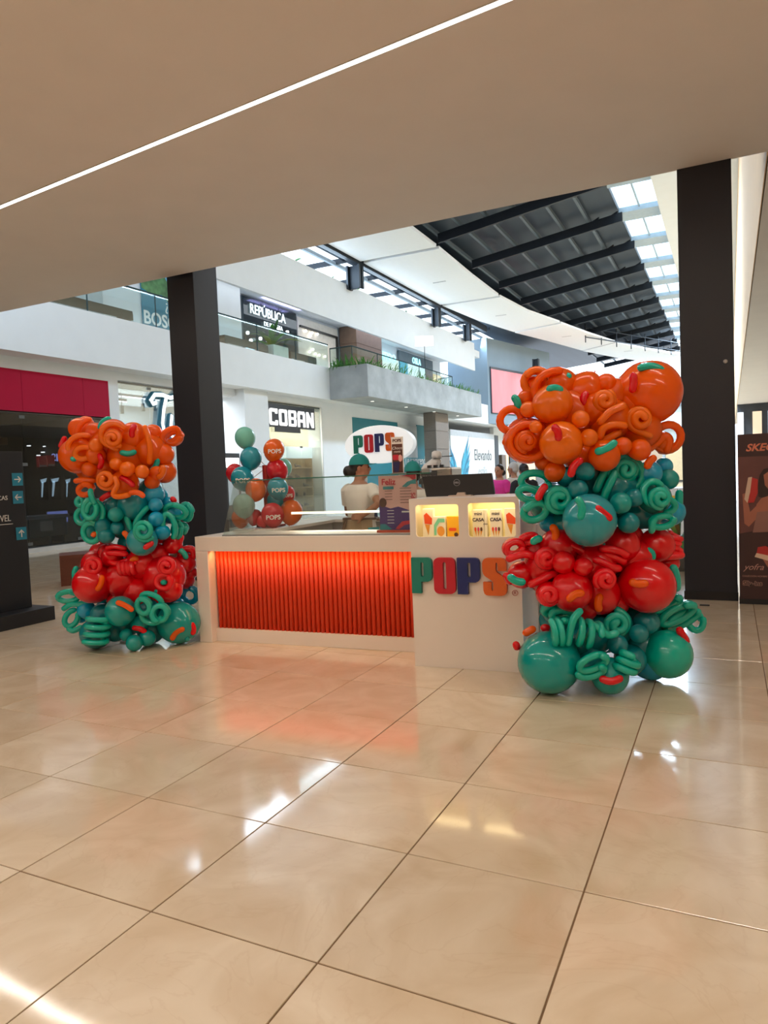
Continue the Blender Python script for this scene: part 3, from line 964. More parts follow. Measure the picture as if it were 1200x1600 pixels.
UP = Vector((0, 0, 1))


class Tower:
    def __init__(self, name, label, depth, axis_px, rpx):
        base = at(axis_px, 1000, depth)
        self.t = thing(name, label, 'balloon tower', (base.x, base.y, 0))
        self.base = Vector((base.x, base.y, 0))
        self.d = depth
        self.rpx = rpx
        self.bl = []
        self.axis = axis_px

    def ball(self, px, py, r, w, c):
        d = self.d - w
        p = at(px, py, d)
        rad = r * d / F_PX
        if p.z - rad < 0:
            p.z = rad
        self.bl.append((px, py, r, w, rad))
        self._put(p, rad, c)

    def _put(self, p, rad, c):
        o = bpy.data.objects.new('balloon', bal_me)
        COL.objects.link(o)
        o.parent = self.t
        o.location = p - self.base
        s = rad
        o.scale = (s, s, s * random.uniform(1.0, 1.05))
        ax = Vector((self.base.x, self.base.y, p.z + random.uniform(-.2, .1))) - p
        if ax.length < .02:
            ax = Vector((0, 0, -1))
        q = (-ax).normalized().to_track_quat('Z', 'Y')
        o.rotation_euler = q.to_euler()
        o.material_slots[0].link = 'OBJECT'
        o.material_slots[0].material = BM[c]

    def front(self, px, py):
        best = None
        for x, y, r, w, rad in self.bl:
            q = (px - x) ** 2 + (py - y) ** 2
            if q < r * r * .98:
                f = w + math.sqrt(1 - q / (r * r)) * rad
                best = f if best is None or f > best else best
        return best

    def depth_w(self, px, py, w, lift):
        if w is not None:
            return w
        f = self.front(px, py)
        return (f if f is not None else .02) + lift

    def _tube(self, name, px, py, pts, rt, c, w, seg=9):
        d = self.d - w
        s = d / F_PX
        o = at(px, py, d) - self.base
        P = [o + RVEC * (x * s) + UP * (y * s) + NVEC * (z * s) for x, y, z in pts]
        for p in P:
            p.z = max(p.z, rt * s)
        MB().capsule(P, rt * s, seg).build(name, BM[c], self.t, True)

    def spiral(self, px, py, R, c, w=None, rt=None, turns=1.75, a0=0.0, tail=0.0, flip=1, lift=.012):
        rt = rt or self.rpx
        w = self.depth_w(px, py, w, lift)
        n = int(16 * turns)
        pts = []
        for i in range(n + 1):
            t = i / n
            a = a0 + flip * 2 * PI * turns * t
            r = R * (.30 + .70 * t ** .8)
            pts.append((r * math.cos(a), r * math.sin(a), (1 - t) * R * .7))
        if tail:
            a = a0 + flip * 2 * PI * turns
            dx, dy = -math.sin(a) * flip, math.cos(a) * flip
            for k in (1, 2, 3):
                pts.append((pts[n][0] + dx * tail * k / 3, pts[n][1] + dy * tail * k / 3, -k * .6))
        self._tube('curl_balloon', px, py, pts, rt, c, w)

    def ring(self, px, py, rx, ry, tilt, c, w=None, rt=None, turns=1.15, a0=0.0, lift=.012, pitch=1.6):
        rt = rt or self.rpx
        w = self.depth_w(px, py, w, lift)
        n = int(18 * turns)
        ct, st = math.cos(math.radians(tilt)), math.sin(math.radians(tilt))
        pts = []
        for i in range(n + 1):
            a = math.radians(a0) + 2 * PI * turns * i / n
            x, y = rx * math.cos(a), ry * math.sin(a)
            pts.append((x * ct - y * st, x * st + y * ct, pitch * rt * (i / n - .5) * turns + .5 * math.sin(a) * max(0, rx - ry)))
        self._tube('curl_balloon', px, py, pts, rt, c, w)

    def coil(self, px, py, L, R, ang, n, c, w=None, rt=None, lift=.02, lean=0.0):
        rt = rt or self.rpx
        w = self.depth_w(px, py, w, lift)
        ca, sa = math.cos(math.radians(ang)), math.sin(math.radians(ang))
        N = int(14 * n)
        pts = []
        for i in range(N + 1):
            t = i / N - .5
            a = 2 * PI * n * i / N
            al, pe, de = t * L + lean * math.sin(a), R * math.cos(a), R * .8 * math.sin(a)
            pts.append((al * ca - pe * sa, al * sa + pe * ca, de))
        self._tube('curl_balloon', px, py, pts, rt, c, w)

    def stroke(self, pts2, c, w=None, rt=None, lift=.02):
        rt = rt or self.rpx
        mx = sum(p[0] for p in pts2) / len(pts2)
        my = sum(p[1] for p in pts2) / len(pts2)
        w = self.depth_w(mx, my, w, lift)
        P = [Vector((p[0] - mx, my - p[1], 0)) for p in pts2]
        out = []
        for i in range(len(P) - 1):                       # smooth through the points
            p0, p1, p2, p3 = P[max(i - 1, 0)], P[i], P[i + 1], P[min(i + 2, len(P) - 1)]
            for k in range(5):
                t = k / 5
                out.append(.5 * ((2 * p1) + (p2 - p0) * t + (2 * p0 - 5 * p1 + 4 * p2 - p3) * t * t + (3 * p1 - p0 - 3 * p2 + p3) * t ** 3))
        out.append(P[-1])
        out = [(p.x, p.y, 3 * math.sin(PI * i / (len(out) - 1))) for i, p in enumerate(out)]
        self._tube('curl_balloon', mx, my, out, rt, c, w)

    def sprinkle(self, px, py, L, ang, c, bend=.12, w=None, rt=None):
        rt = rt or self.rpx * 1.0
        w = self.depth_w(px, py, w, .006)
        L = max(L - 2 * rt, 1.5)
        ca, sa = math.cos(math.radians(ang)), math.sin(math.radians(ang))
        pts = []
        for i in range(6):
            t = i / 5 - .5
            x, y = t * L, bend * L * (1 - 4 * t * t)
            pts.append((x * ca - y * sa, x * sa + y * ca, 0))
        self._tube('sprinkle_balloon', px, py, pts, rt, c, w, 8)

    def back(self, tiers, n=9, rad=(.10, .17), spread=.30):
        rnd = random.Random(5)
        for z0, z1, cs in tiers:
            for k in range(n):
                a = PI * (k + .5) / n
                z = rnd.uniform(z0, z1)
                p = self.base + RVEC * (spread * math.cos(a)) - NVEC * (spread * .9 * math.sin(a)) + UP * z
                r = rnd.uniform(*rad)
                p.z = max(p.z, r)
                self._put(p, r, rnd.choice(cs))
        MB().tube([(0, 0, 0), (0, 0, tiers[-1][1])], .02, 8).build('pole', mat('white_pole', '#dddddd', .4), self.t)
        MB().lathe([(.1, 0), (.1, .015), (.03, .02)], 20).build('pole_foot', mat('white_pole', '#dddddd', .4), self.t)


# ---- right tower
W = Tower('balloon_tower', 'tall balloon tower at the right, orange, teal, red and teal tiers', 4.79, 935, 6.3)
for b_ in ((1014, 613, 50, .05, 'O'), (863, 632, 31, .20, 'o'), (877, 692, 34, .30, 'o'), (824, 688, 37, .05, 'O'), (912, 613, 30, .04, 'O'), (872, 601, 27, .04, 'O'),
           (907, 655, 14, .34, 'o'), (920, 684, 14, .35, 'o'), (837, 667, 10, .28, 'o'), (826, 640, 13, .16, 'o'), (822, 622, 13, .06, 'O'), (947, 600, 16, .10, 'O'),
           (944, 712, 25, .30, 'O'), (1000, 703, 17, .26, 'O'), (973, 697, 14, .28, 'O'), (867, 737, 17, .20, 'O'), (850, 722, 14, .14, 'O'), (1003, 672, 30, .08, 'O'),
           (952, 655, 34, .10, 'O'), (890, 645, 40, .02, 'O'), (955, 618, 28, .04, 'O'), (1035, 690, 16, .05, 'O'), (905, 715, 24, .15, 'O'), (833, 604, 16, .02, 'O'), (930, 640, 26, .12, 'O')):
    W.ball(*b_)
for b_ in ((921, 813, 42, .38, 'M'), (915, 737, 15, .28, 'D'), (903, 765, 16, .30, 'D'), (970, 786, 17, .34, 'T'), (982, 817, 17, .30, 'D'), (1014, 740, 20, .14, 'B'), (1044, 749, 16, .06, 'T'),
           (1037, 729, 14, .0, 'B'), (1048, 800, 22, .02, 'B'), (991, 778, 15, .24, 'D'), (884, 745, 16, .18, 'D'), (857, 818, 14, .10, 'B'), (900, 790, 35, .02, 'D'), (960, 762, 38, .06, 'D'),
           (1003, 790, 38, .02, 'D'), (930, 740, 35, .02, 'D'), (866, 780, 24, .14, 'T'), (1022, 778, 26, .16, 'T'), (845, 790, 18, .08, 'T'), (938, 852, 24, .1, 'D'), (880, 820, 22, .1, 'D')):
    W.ball(*b_)
for b_ in ((1011, 915, 43, .24, 'R'), (893, 923, 33, .30, 'R'), (815, 898, 22, .10, 'R'), (1026, 852, 27, .10, 'R'), (873, 856, 31, .14, 'R'), (970, 852, 30, .16, 'R'), (930, 882, 34, .18, 'R'),
           (936, 928, 33, .20, 'R'), (848, 884, 30, .12, 'R'), (990, 872, 30, .12, 'R'), (911, 886, 15, .36, 'R'), (881, 879, 18, .32, 'R'), (857, 928, 20, .24, 'R'), (945, 905, 16, .34, 'R'),
           (1045, 880, 16, .05, 'R'), (835, 862, 18, .1, 'R'), (960, 940, 24, .14, 'R'), (915, 950, 20, .2, 'R'), (985, 840, 20, .05, 'R')):
    W.ball(*b_)
for b_ in ((858, 1035, 49, .28, 'T'), (1043, 1022, 38, .14, 't'), (953, 1056, 29, .36, 'T'), (1018, 1052, 28, .08, 'B'), (998, 990, 15, .28, 'D'), (965, 1007, 16, .32, 'D'), (1011, 972, 19, .18, 'D'),
           (930, 990, 31, .14, 'D'), (960, 980, 30, .10, 'D'), (898, 975, 26, .12, 'D'), (1000, 1012, 31, .04, 'D'), (866, 958, 18, .06, 'D'), (985, 1030, 24, .2, 'D'), (920, 1030, 28, .16, 'D'), (1040, 965, 18, .0, 'B'), (905, 1000, 22, .2, 'D')):
    W.ball(*b_)
W.spiral(943, 626, 15, 'o', tail=6, a0=2)
W.spiral(998, 655, 17, 'o', a0=.5, turns=1.6, tail=26, flip=1)
W.stroke([(938, 658), (950, 645), (962, 639), (973, 635)], 'o')
W.stroke([(937, 682), (942, 669), (958, 664), (975, 666)], 'o')
W.stroke([(943, 688), (955, 682), (966, 676)], 'o')
W.ring(1043, 684, 22, 20, 20, 'O', w=.05, turns=1.0, a0=-130)
W.stroke([(1015, 700), (1028, 690), (1038, 682), (1044, 690), (1042, 703)], 'O', w=.09)
W.ring(838, 597, 19, 18, 0, 'o', w=.08, turns=1.3, a0=30)
W.ring(798, 656, 18, 16, 40, 'O', w=.10, turns=1.0, a0=-60)
W.spiral(822, 690, 14, 'O', turns=1.7)
W.ring(826, 690, 30, 27, 0, 'O', turns=.8, a0=60, w=.21)
W.stroke([(790, 690), (797, 678), (808, 668), (820, 660)], 'O', w=.14)
W.ring(868, 606, 34, 26, 12, 'O', turns=.45, a0=70, w=.14)
W.spiral(872, 780, 20, 't', turns=1.8, a0=1.2, tail=8, rt=6.6, lift=.03)
W.ring(836, 752, 22, 13, -8, 't', w=.16, turns=.95, a0=0, rt=6)
W.ring(826, 772, 16, 9, -20, 't', w=.20, turns=1.0, a0=30, rt=6)
W.ring(836, 799, 18, 13, 20, 't', w=.22, turns=1.3, a0=20, rt=6.4)
W.spiral(976, 734, 18, 't', turns=1.9, a0=2.6, tail=10, rt=6.2, lift=.03)
W.ring(981, 742, 23, 25, 0, 't', turns=.55, a0=-100, rt=5.8)
W.stroke([(932, 764), (938, 748), (948, 733), (952, 742)], 't', rt=6.4)
W.stroke([(941, 782), (947, 766), (955, 750), (960, 740)], 't', rt=6.4)
W.ring(1021, 770, 16, 18, 0, 't', turns=.8, a0=40, rt=5.8)
W.spiral(1030, 778, 15, 't', turns=1.6, a0=1.0, rt=5.8, lift=.03)
W.ring(1035, 790, 20, 12, -10, 't', turns=.5, a0=-60, rt=5.2)
W.ring(1034, 815, 17, 9, 5, 't', turns=.95, a0=20, rt=5.6, w=.24)
W.stroke([(1018, 829), (1018, 818), (1024, 810)], 't', rt=5.4, w=.25)
W.sprinkle(1061, 779, 28, 88, 't', 0, w=.06)
W.spiral(853, 871, 15, 'r', turns=1.7, a0=1.5, lift=.02)
W.spiral(857, 929, 15, 'r', turns=1.6, a0=3, lift=.02)
W.spiral(945, 905, 14, 'r', turns=1.6, lift=.02)
W.ring(803, 856, 13, 10, 15, 'r', w=.16, turns=1.9, rt=6)
W.ring(826, 843, 12, 6, 10, 'r', w=.14, turns=1.0)
W.stroke([(796, 872), (806, 868), (820, 866), (834, 870)], 'r', w=.2)
W.stroke([(830, 912), (845, 905), (858, 899), (867, 897)], 'r')
W.stroke([(888, 850), (900, 856), (912, 866)], 'r')
W.stroke([(942, 857), (955, 858), (968, 862), (978, 868)], 'r', rt=6.2)
W.stroke([(940, 865), (952, 868), (965, 873), (974, 878)], 'r', rt=6.2)
W.stroke([(932, 874), (944, 880), (956, 886), (966, 889)], 'r', rt=6.2)
W.coil(1051, 850, 30, 9, 70, 4, 'r', w=.1, rt=5)
W.stroke([(1032, 870), (1048, 869), (1064, 868)], 'r', w=.12)
W.stroke([(1040, 858), (1052, 856), (1062, 862)], 'r', w=.10)
W.ring(870, 955, 20, 9, -8, 't', turns=1.2, w=.24)
W.ring(880, 962, 18, 9, -10, 't', turns=.9, a0=20, w=.27)
W.stroke([(906, 956), (896, 966), (890, 985), (887, 1004)], 't', rt=6.2, w=.44)
W.coil(872, 988, 20, 18, 0, 2, 't', w=.42, rt=5.4)
W.coil(918, 990, 34, 19, -16, 2.2, 't', w=.40, rt=5.6)
W.stroke([(927, 976), (940, 985), (950, 992), (962, 990)], 't', w=.42)
W.spiral(962, 974, 19, 't', turns=1.8, a0=2.2, rt=6.4, tail=8, lift=.03)
W.ring(926, 1036, 22, 11, 20, 't', turns=1.1, w=.47, rt=6)
W.ring(924, 1050, 20, 9, 12, 't', turns=.6, a0=180, w=.47, rt=6)
W.coil(981, 1036, 26, 15, 60, 2.2, 't', w=.44, rt=6)
W.ring(1040, 944, 22, 8, 22, 't', w=.14, turns=1.1, rt=6)
W.ring(1058, 960, 28, 12, 26, 't', w=.12, turns=1.15, rt=6)
W.ring(1064, 968, 27, 11, 26, 't', w=.06, turns=1.0, rt=6)
W.ring(1086, 970, 11, 15, 10, 't', w=.03, turns=1.0, rt=5.4)
for s_ in ((867, 608, 27, -6, 't'), (887, 589, 11, 60, 't', .1, .12), (807, 628, 25, -70, 't', .1, .1), (870, 676, 29, -72, 'R'), (913, 623, 25, 76, 'R'), (1017, 576, 43, -8, 't'), (989, 598, 32, 86, 'R', -.05),
           (947, 699, 39, 25, 't', -.08), (1016, 722, 26, 52, 'O', .1, .28), (899, 730, 36, 55, 'R', .12, .40), (846, 769, 30, 58, 'R', .05, .3), (906, 794, 38, -84, 't', .14), (943, 802, 34, -42, 'R', 0), (866, 833, 29, -82, 'O', .14),
           (838, 844, 21, 24, 't', .05, .24), (807, 906, 31, -24, 't', -.1, .27), (899, 931, 31, 24, 'O'), (936, 942, 30, 84, 'O', .1), (998, 911, 31, -6, 'O', -.08), (1015, 867, 26, -70, 't', .28), (1055, 903, 44, -82, 't', .06, .2),
           (794, 904, 22, -62, 'R', 0, .2), (827, 986, 23, 26, 'O', 0, .2), (852, 981, 15, 0, 'R', 0, .2), (807, 1009, 15, -72, 'R', 0, .2), (1067, 993, 31, -60, 'R', 0, .2), (955, 1061, 38, 0, 'R', -.14)):
    W.sprinkle(*s_)
W.back([(.15, .45, 'TD'), (.62, .92, 'R'), (1.12, 1.4, 'DTB'), (1.6, 1.95, 'O')])

# ---- left tower
V = Tower('balloon_tower', 'balloon tower left of the counter, in front of the charcoal column', 6.55, 205, 4.5)
for b_ in ((125, 670, 17, .10, 'O'), (134, 662, 12, .06, 'O'), (122, 712, 28, .15, 'O'), (150, 696, 11, .34, 'o'), (178, 678, 23, .24, 'O'), (181, 725, 10, .40, 'o'), (199, 733, 12, .42, 'o'),
           (222, 737, 11, .40, 'o'), (150, 712, 15, .28, 'O'), (140, 733, 12, .28, 'O'), (208, 682, 22, .2, 'O'), (245, 740, 12, .26, 'O'), (257, 737, 18, .10, 'O'), (255, 710, 17, .15, 'O'),
           (239, 677, 14, .10, 'O'), (238, 753, 12, .25, 'O'), (195, 756, 22, .28, 'O'), (200, 712, 32, .14, 'O'), (235, 705, 26, .15, 'O'), (160, 735, 22, .15, 'O'), (165, 700, 26, .1, 'O'), (148, 678, 18, .08, 'O')):
    V.ball(*b_)
for b_ in ((208, 790, 24, .24, 'D'), (181, 804, 12, .36, 'T'), (180, 791, 16, .2, 'D'), (161, 822, 13, .3, 'D'), (166, 837, 13, .3, 'D'), (183, 825, 11, .3, 'D'), (241, 773, 16, .2, 'B'), (252, 774, 10, .1, 'B'),
           (243, 789, 11, .3, 'B'), (244, 811, 12, .33, 'B'), (254, 832, 12, .3, 'B'), (262, 786, 10, .1, 'B'), (268, 803, 16, .14, 'B'), (222, 845, 24, .38, 'M'), (200, 815, 30, .1, 'D'), (230, 820, 28, .1, 'D'),
           (170, 806, 25, .1, 'D'), (245, 800, 25, .05, 'D'), (145, 800, 16, .12, 'T'), (145, 832, 13, .14, 'T'), (200, 850, 16, .1, 'D')):
    V.ball(*b_)
for b_ in ((146, 912, 31, .25, 'R'), (257, 900, 33, .2, 'R'), (289, 880, 17, .05, 'R'), (298, 894, 11, .0, 'R'), (190, 906, 28, .2, 'R'), (216, 925, 24, .2, 'R'), (270, 851, 15, .15, 'R'), (220, 882, 25, .2, 'R'),
           (246, 866, 18, .15, 'R'), (175, 870, 17, .2, 'R'), (263, 920, 22, .25, 'R'), (289, 906, 15, .0, 'R'), (165, 862, 12, .15, 'R'), (185, 935, 18, .15, 'R'), (240, 938, 16, .1, 'R')):
    V.ball(*b_)
for b_ in ((188, 955, 24, .40, 'T'), (279, 973, 33, .2, 'T'), (150, 990, 24, .28, 'D'), (210, 1006, 13, .42, 'T'), (197, 992, 10, .36, 'T'), (230, 997, 13, .34, 'T'), (218, 976, 14, .3, 'T'), (200, 970, 24, .15, 'D'),
           (180, 985, 18, .2, 'D'), (236, 985, 22, .15, 'D'), (135, 953, 14, .1, 'B'), (127, 966, 8, .05, 'B'), (275, 946, 14, .05, 'B'), (293, 998, 4, .3, 'T'), (160, 960, 18, .15, 'D'), (230, 955, 20, .2, 'D'), (215, 945, 16, .2, 'D'), (285, 940, 10, .0, 'B')):
    V.ball(*b_)
V.spiral(178, 686, 13, 'o', turns=1.6, a0=.5, tail=8)
V.ring(178, 680, 20, 18, 0, 'o', turns=.7, a0=40, lift=.0)
V.spiral(167, 750, 14, 'o', turns=1.5, a0=2.5, w=.42)
V.stroke([(181, 747), (184, 758), (178, 772), (186, 776), (200, 774)], 'o', w=.44)
V.stroke([(119, 751), (130, 750), (145, 752)], 'O', w=.28)
V.ring(133, 765, 11, 8, 15, 'O', w=.28, turns=1.2)
V.ring(271, 684, 12, 9, 20, 'O', w=.08, turns=1.9)
V.ring(267, 680, 14, 8, 35, 'O', w=.12, turns=1.0, a0=180)
V.stroke([(228, 668), (233, 682), (235, 702), (232, 722)], 'o')
V.ring(126, 694, 20, 13, 20, 'o', turns=.5, a0=40)
V.ring(130, 708, 13, 9, 10, 'o', turns=.9, a0=30)
V.stroke([(252, 735), (257, 730), (255, 740), (248, 745)], 'o')
V.stroke([(118, 690), (122, 672), (131, 660), (140, 656)], 'O', w=.24)
V.ring(141, 795, 11, 15, -8, 't', turns=1.2, w=.36, rt=4.4)
V.ring(149, 800, 12, 17, 0, 't', turns=.9, a0=-150, w=.33, rt=4.4)
V.stroke([(142, 767), (144, 775), (147, 785)], 't', w=.4, rt=4.4)
V.ring(128, 807, 9, 11, 0, 't', turns=1.1, w=.2)
V.ring(126, 784, 6, 6, 0, 't', turns=1.1, w=.2)
V.ring(143, 832, 13, 15, 20, 't', turns=1.0, w=.3)
V.stroke([(197, 801), (200, 812), (204, 826)], 't')
V.stroke([(231, 794), (222, 803), (213, 816), (211, 826)], 't')
V.spiral(226, 829, 16, 't', turns=1.7, a0=1.0, lift=.03)
V.ring(274, 799, 17, 10, -10, 't', turns=1.0, a0=90, w=.24, rt=4.6)
V.ring(291, 800, 8, 12, 10, 't', turns=1.1, w=.1, rt=4.6)
V.ring(264, 822, 9, 19, 8, 't', turns=.7, a0=-70, w=.3, rt=4.6)
V.ring(277, 828, 6, 11, 0, 't', turns=1.0, w=.18, rt=4.6)
V.ring(286, 826, 5, 7, 0, 't', turns=1.0, w=.1, rt=4)
V.spiral(147, 884, 13, 'r', turns=1.6, lift=.02)
V.coil(200, 888, 26, 8, 0, 4, 'r', lift=.02)
V.stroke([(168, 856), (180, 854), (194, 858)], 'r')
V.stroke([(170, 864), (182, 864), (196, 866)], 'r')
V.stroke([(172, 878), (186, 880), (200, 876)], 'r')
V.spiral(262, 884, 14, 'r', turns=1.6, a0=1, lift=.02)
V.ring(256, 909, 12, 11, 0, 'r', turns=1.1)
V.stroke([(277, 856), (281, 846), (283, 840)], 'r', w=.14, rt=5.5)
V.ring(293, 866, 10, 9, 20, 'r', w=.06, turns=1.6, rt=5)
V.ring(107, 932, 17, 8, 4, 't', w=.12, turns=1.05, a0=40)
V.stroke([(100, 950), (112, 944), (126, 944), (136, 942)], 't', w=.12)
V.ring(112, 966, 14, 9, 55, 't', w=.12, turns=.8, a0=30)
V.stroke([(108, 982), (116, 985), (126, 981)], 't', w=.12)
V.coil(152, 984, 44, 17, 78, 3.6, 't', w=.44, rt=4.3, lean=1)
V.ring(224, 947, 10, 12, 20, 't', turns=1.2, w=.48)
V.ring(250, 958, 11, 12, -10, 't', turns=1.7, w=.46)
V.ring(237, 937, 16, 9, -25, 't', turns=.6, a0=-10, w=.44)
V.ring(236, 962, 16, 12, -15, 't', turns=.5, a0=180, w=.44)
V.ring(297, 930, 11, 11, 0, 'B', turns=1.2, w=.0, rt=4.4)
for s_ in ((163, 661, 27, 42, 't', .14), (98, 691, 21, 62, 'R', 0, .15), (208, 673, 23, 74, 'R'), (200, 707, 27, 0, 't', -.1), (242, 727, 25, 58, 't', -.1), (156, 721, 26, 86, 'R', -.15), (115, 717, 9, 0, 't', 0), (199, 752, 28, -36, 'R', .05),
           (214, 772, 27, -16, 'O', .14, .46), (165, 776, 22, 28, 'R', .05, .34), (199, 842, 28, -68, 'O', .1, .42), (232, 852, 19, 32, 'R', 0), (271, 781, 12, -52, 'R', 0, .2), (118, 896, 24, 80, 't', .1, .25), (156, 911, 27, 68, 'O', -.1),
           (286, 865, 22, -52, 't', .1, .16), (210, 874, 15, 14, 'O', .1), (256, 910, 8, 0, 't', 0), (195, 947, 31, -30, 'O', .05), (218, 984, 25, -24, 'R', .1), (277, 990, 29, 40, 'O', .12), (300, 981, 24, -80, 'R', .14, .3),
           (246, 923, 9, 25, 't', 0), (147, 835, 9, 20, 'O', 0, .32)):
    V.sprinkle(*s_)
V.back([(.15, .45, 'TD'), (.62, .92, 'R'), (1.12, 1.4, 'DTB'), (1.6, 1.9, 'O')], rad=(.09, .15))

# ---- small balloon bunch on the kiosk side counter
bq_d = 7.2
bqp = at(412, 822, bq_d)
bunch = thing('balloon_bunch', 'small bunch of printed party balloons on a red stick holder', 'balloon bunch', tuple(K(.2, 1.0, .962)))
BB = {'mint': balloon_mat('mint_party_balloon', '#7fd4c4'), 'turq': balloon_mat('turquoise_party_balloon', '#1a9db4'), 'or': balloon_mat('orange_party_balloon', '#f26a14'), 'red': balloon_mat('red_party_balloon', '#d8182c'), 'cel': balloon_mat('pale_grey_green_party_balloon', '#a9d0c4')}
prn = mat('white_balloon_print', '#f3efe8', .4)
for px, py, r, w_, c, pr_ in ((383, 684, 16, 0, 'mint', 0), (392, 716, 17, .04, 'turq', 0), (428, 703, 16.5, .1, 'or', 1), (367, 739, 14, -.06, 'red', 0), (379, 748, 18, .1, 'turq', 1), (400, 765, 16.5, .16, 'or', 0),
                              (433, 735, 17, .06, 'red', 0), (442, 731, 14, -.08, 'mint', 0), (434, 763, 16.5, .18, 'turq', 2), (448, 772, 13, .06, 'red', 1), (381, 790, 17.5, .2, 'cel', 0), (426, 806, 18, .22, 'red', 2), (455, 800, 18, .1, 'or', 0),
                              (376, 813, 14, .06, 'or', 0), (398, 808, 12, .1, 'red', 0), (430, 782, 13, .1, 'turq', 0), (410, 820, 9, .2, 'red', 0)):
    p = at(px, py, bq_d - w_) - Vector(bunch.location)
    s = r * (bq_d - w_) / F_PX
    p.z = max(p.z, s * 1.1)
    o = bpy.data.objects.new('balloon', bal_me)
    COL.objects.link(o)
    o.parent = bunch
    o.location = p
    o.scale = (s, s, s * 1.08)
    o.rotation_euler = (random.uniform(-.3, .3), random.uniform(-.3, .3), 0)
    o.material_slots[0].link = 'OBJECT'
    o.material_slots[0].material = BB[c]
    if pr_:
        a_ = p + NVEC * (s * .98) + RVEC * (.2 * s) - UP * (.35 * s)
        text('print', 'POPS', s * .55, prn, bunch, a_, RVEC, UP, extrude=.004, bold=.001)
MB().tube([(-.03, 0, 0), (-.03, 0, .62)], .045, 12).build('holder', mat('red_holder', '#a81f1a', .4), bunch)
MB().box(-.12, .1, -.1, .1, 0, .02).build('holder_foot', mat('red_holder', '#a81f1a', .4), bunch)
for px, py in ((392, 716), (428, 703), (383, 684), (442, 731), (379, 748)):
    q = at(px, py + 12, bq_d) - Vector(bunch.location)
    MB().tube([(-.03, 0, .6), q], .004, 5).build('stick', mat('white_stick', '#eeeeee', .4), bunch)

# ================================================================ SHOPS ACROSS THE ATRIUM
def onx(px, py, X):
    d = CF + CR * ((px - 600.0) / F_PX) - CU * ((py - 800.0) / F_PX)
    return CAM + d * ((X - CAM.x) / d.x)


def ony(px, py, Y):
    d = CF + CR * ((px - 600.0) / F_PX) - CU * ((py - 800.0) / F_PX)
    return CAM + d * ((Y - CAM.y) / d.y)


def onz(px, py, z):
    d = CF + CR * ((px - 600.0) / F_PX) - CU * ((py - 800.0) / F_PX)
    return CAM + d * ((z - CAM.z) / d.z)


M_SHOPGL = glass('shop_window_glass', '#dfe8ea', .14)
M_DKGL = glass('smoked_shop_glass', '#a9afb4', .06)
M_CLIP = mat('grey_patch_fitting', '#5d6266', .35, metal=.6)


def window(n, label, x, ys, z0, z1, gm, clips=True):
    o = MB().box(x - .03, x - .01, ys[0], ys[-1], z1 - .05, z1).box(x - .03, x - .01, ys[0], ys[-1], z0, z0 + .05).build('window_%d' % n, M_CLIP)
    tag(o, label, None, None, 'structure')
    for a, b_ in zip(ys[:-1], ys[1:]):
        MB().box(x - .01, x, a + .006, b_ - .006, z0 + .02, z1 - .02).build('pane', gm, o)
    if clips:
        for a in ys[1:-1]:
            for z in (z0 + .1, z0 + (z1 - z0) * .62, z1 - .1):
                MB().box(x, x + .015, a - .07, a + .07, z - .035, z + .035).build('clip', M_CLIP, o)
    return o


# ---- dark electronics shop with crimson fascia (far left)
M_CRIM = mat('crimson_glass_fascia', '#ad0a36', .6, spec=.15, var=.05, scale=.8)
fs = thing('shop_fascia', 'plain crimson fascia band above the dark shop window', 'shop sign', (-12, 8, 3.22))
ys = (-4, -1.4, 1.25, 2.95, 3.76)
for a, b_ in zip(ys[:-1], ys[1:]):
    MB().box(.03, .07, a + .004, b_ - .004, 0, .93).build('fascia_pane', M_CRIM, fs)
MB().box(-.05, .03, ys[0], ys[-1], .0, .93).build('backing', mat('dark_backing', '#40101c', .6), fs)
window(1, 'dark glass shop window under the crimson fascia', -12, (4.0, 6.6, 9.25, 10.65, 11.76), .1, 3.2, M_DKGL)
M_DKIN = mat('dark_shop_interior', '#2b2a2c', .8)
struct('wall_shop_dark', MB().box(-17.2, -17, 2, 11.9, 0, 3.4).box(-17, -12.1, 11.8, 11.9, 0, 3.3).box(-17, -12.1, 2, 11.8, 3.3, 3.45).box(-17, -12.1, 2, 2.1, 0, 3.3), M_DKIN, 'dark inside walls of the electronics shop')
struct('trim_5', MB().box(-16.2, -16.0, 4, 11.8, 2.75, 2.95), mat('wood_band', '#a3764c', .5), 'wooden band along the dark shop ceiling')
for k_, (px, py) in enumerate(((45, 696), (70, 697), (67, 706), (60, 711), (82, 709), (91, 706))):
    p = onx(px, py, -14.5)
    p.z = min(p.z, 3.27)
    o = MB().lathe([(.05, 0), (.05, -.02)], 12, (0, 0, 0)).build('downlight', mat('shop_downlight', '#ffffff', .4, emit=(1, .96, .9), emit_s=8))
    o.location = p
    tag(o, 'small round downlight in the dark shop ceiling, ' + ('first from the left', 'fourth from the left', 'third from the left', 'second from the left', 'fifth from the left', 'sixth from the left')[k_], 'ceiling light', 'downlights in the dark shop')
area_light('dark_shop_lamp', (-13.6, 9.5, 3.25), 2.0, 3.0, 22, (1, .95, .88))
tb = thing('display_table', 'grey display table with white top inside the dark shop', 'table', (-13.0, 10.3, 0))
MB().box(-.35, .35, -1.1, .62, .72, .80).build('top', mat('white_table_top', '#d9dde0', .3), tb)
MB().box(-.3, .3, -1.05, .57, .28, .72).build('body', mat('grey_green_panel', '#6d7878', .5), tb)
for sx_, sy_ in ((-.25, -1.0), (.25, -1.0), (-.25, .5), (.25, .5)):
    MB().box(sx_ - .025, sx_ + .025, sy_ - .025, sy_ + .025, 0, .28).build('leg', M_CLIP, tb)
MB().box(.301, .305, -.2, .15, .42, .66).build('price_card', mat('white_card', '#e8e8e8', .5), tb)
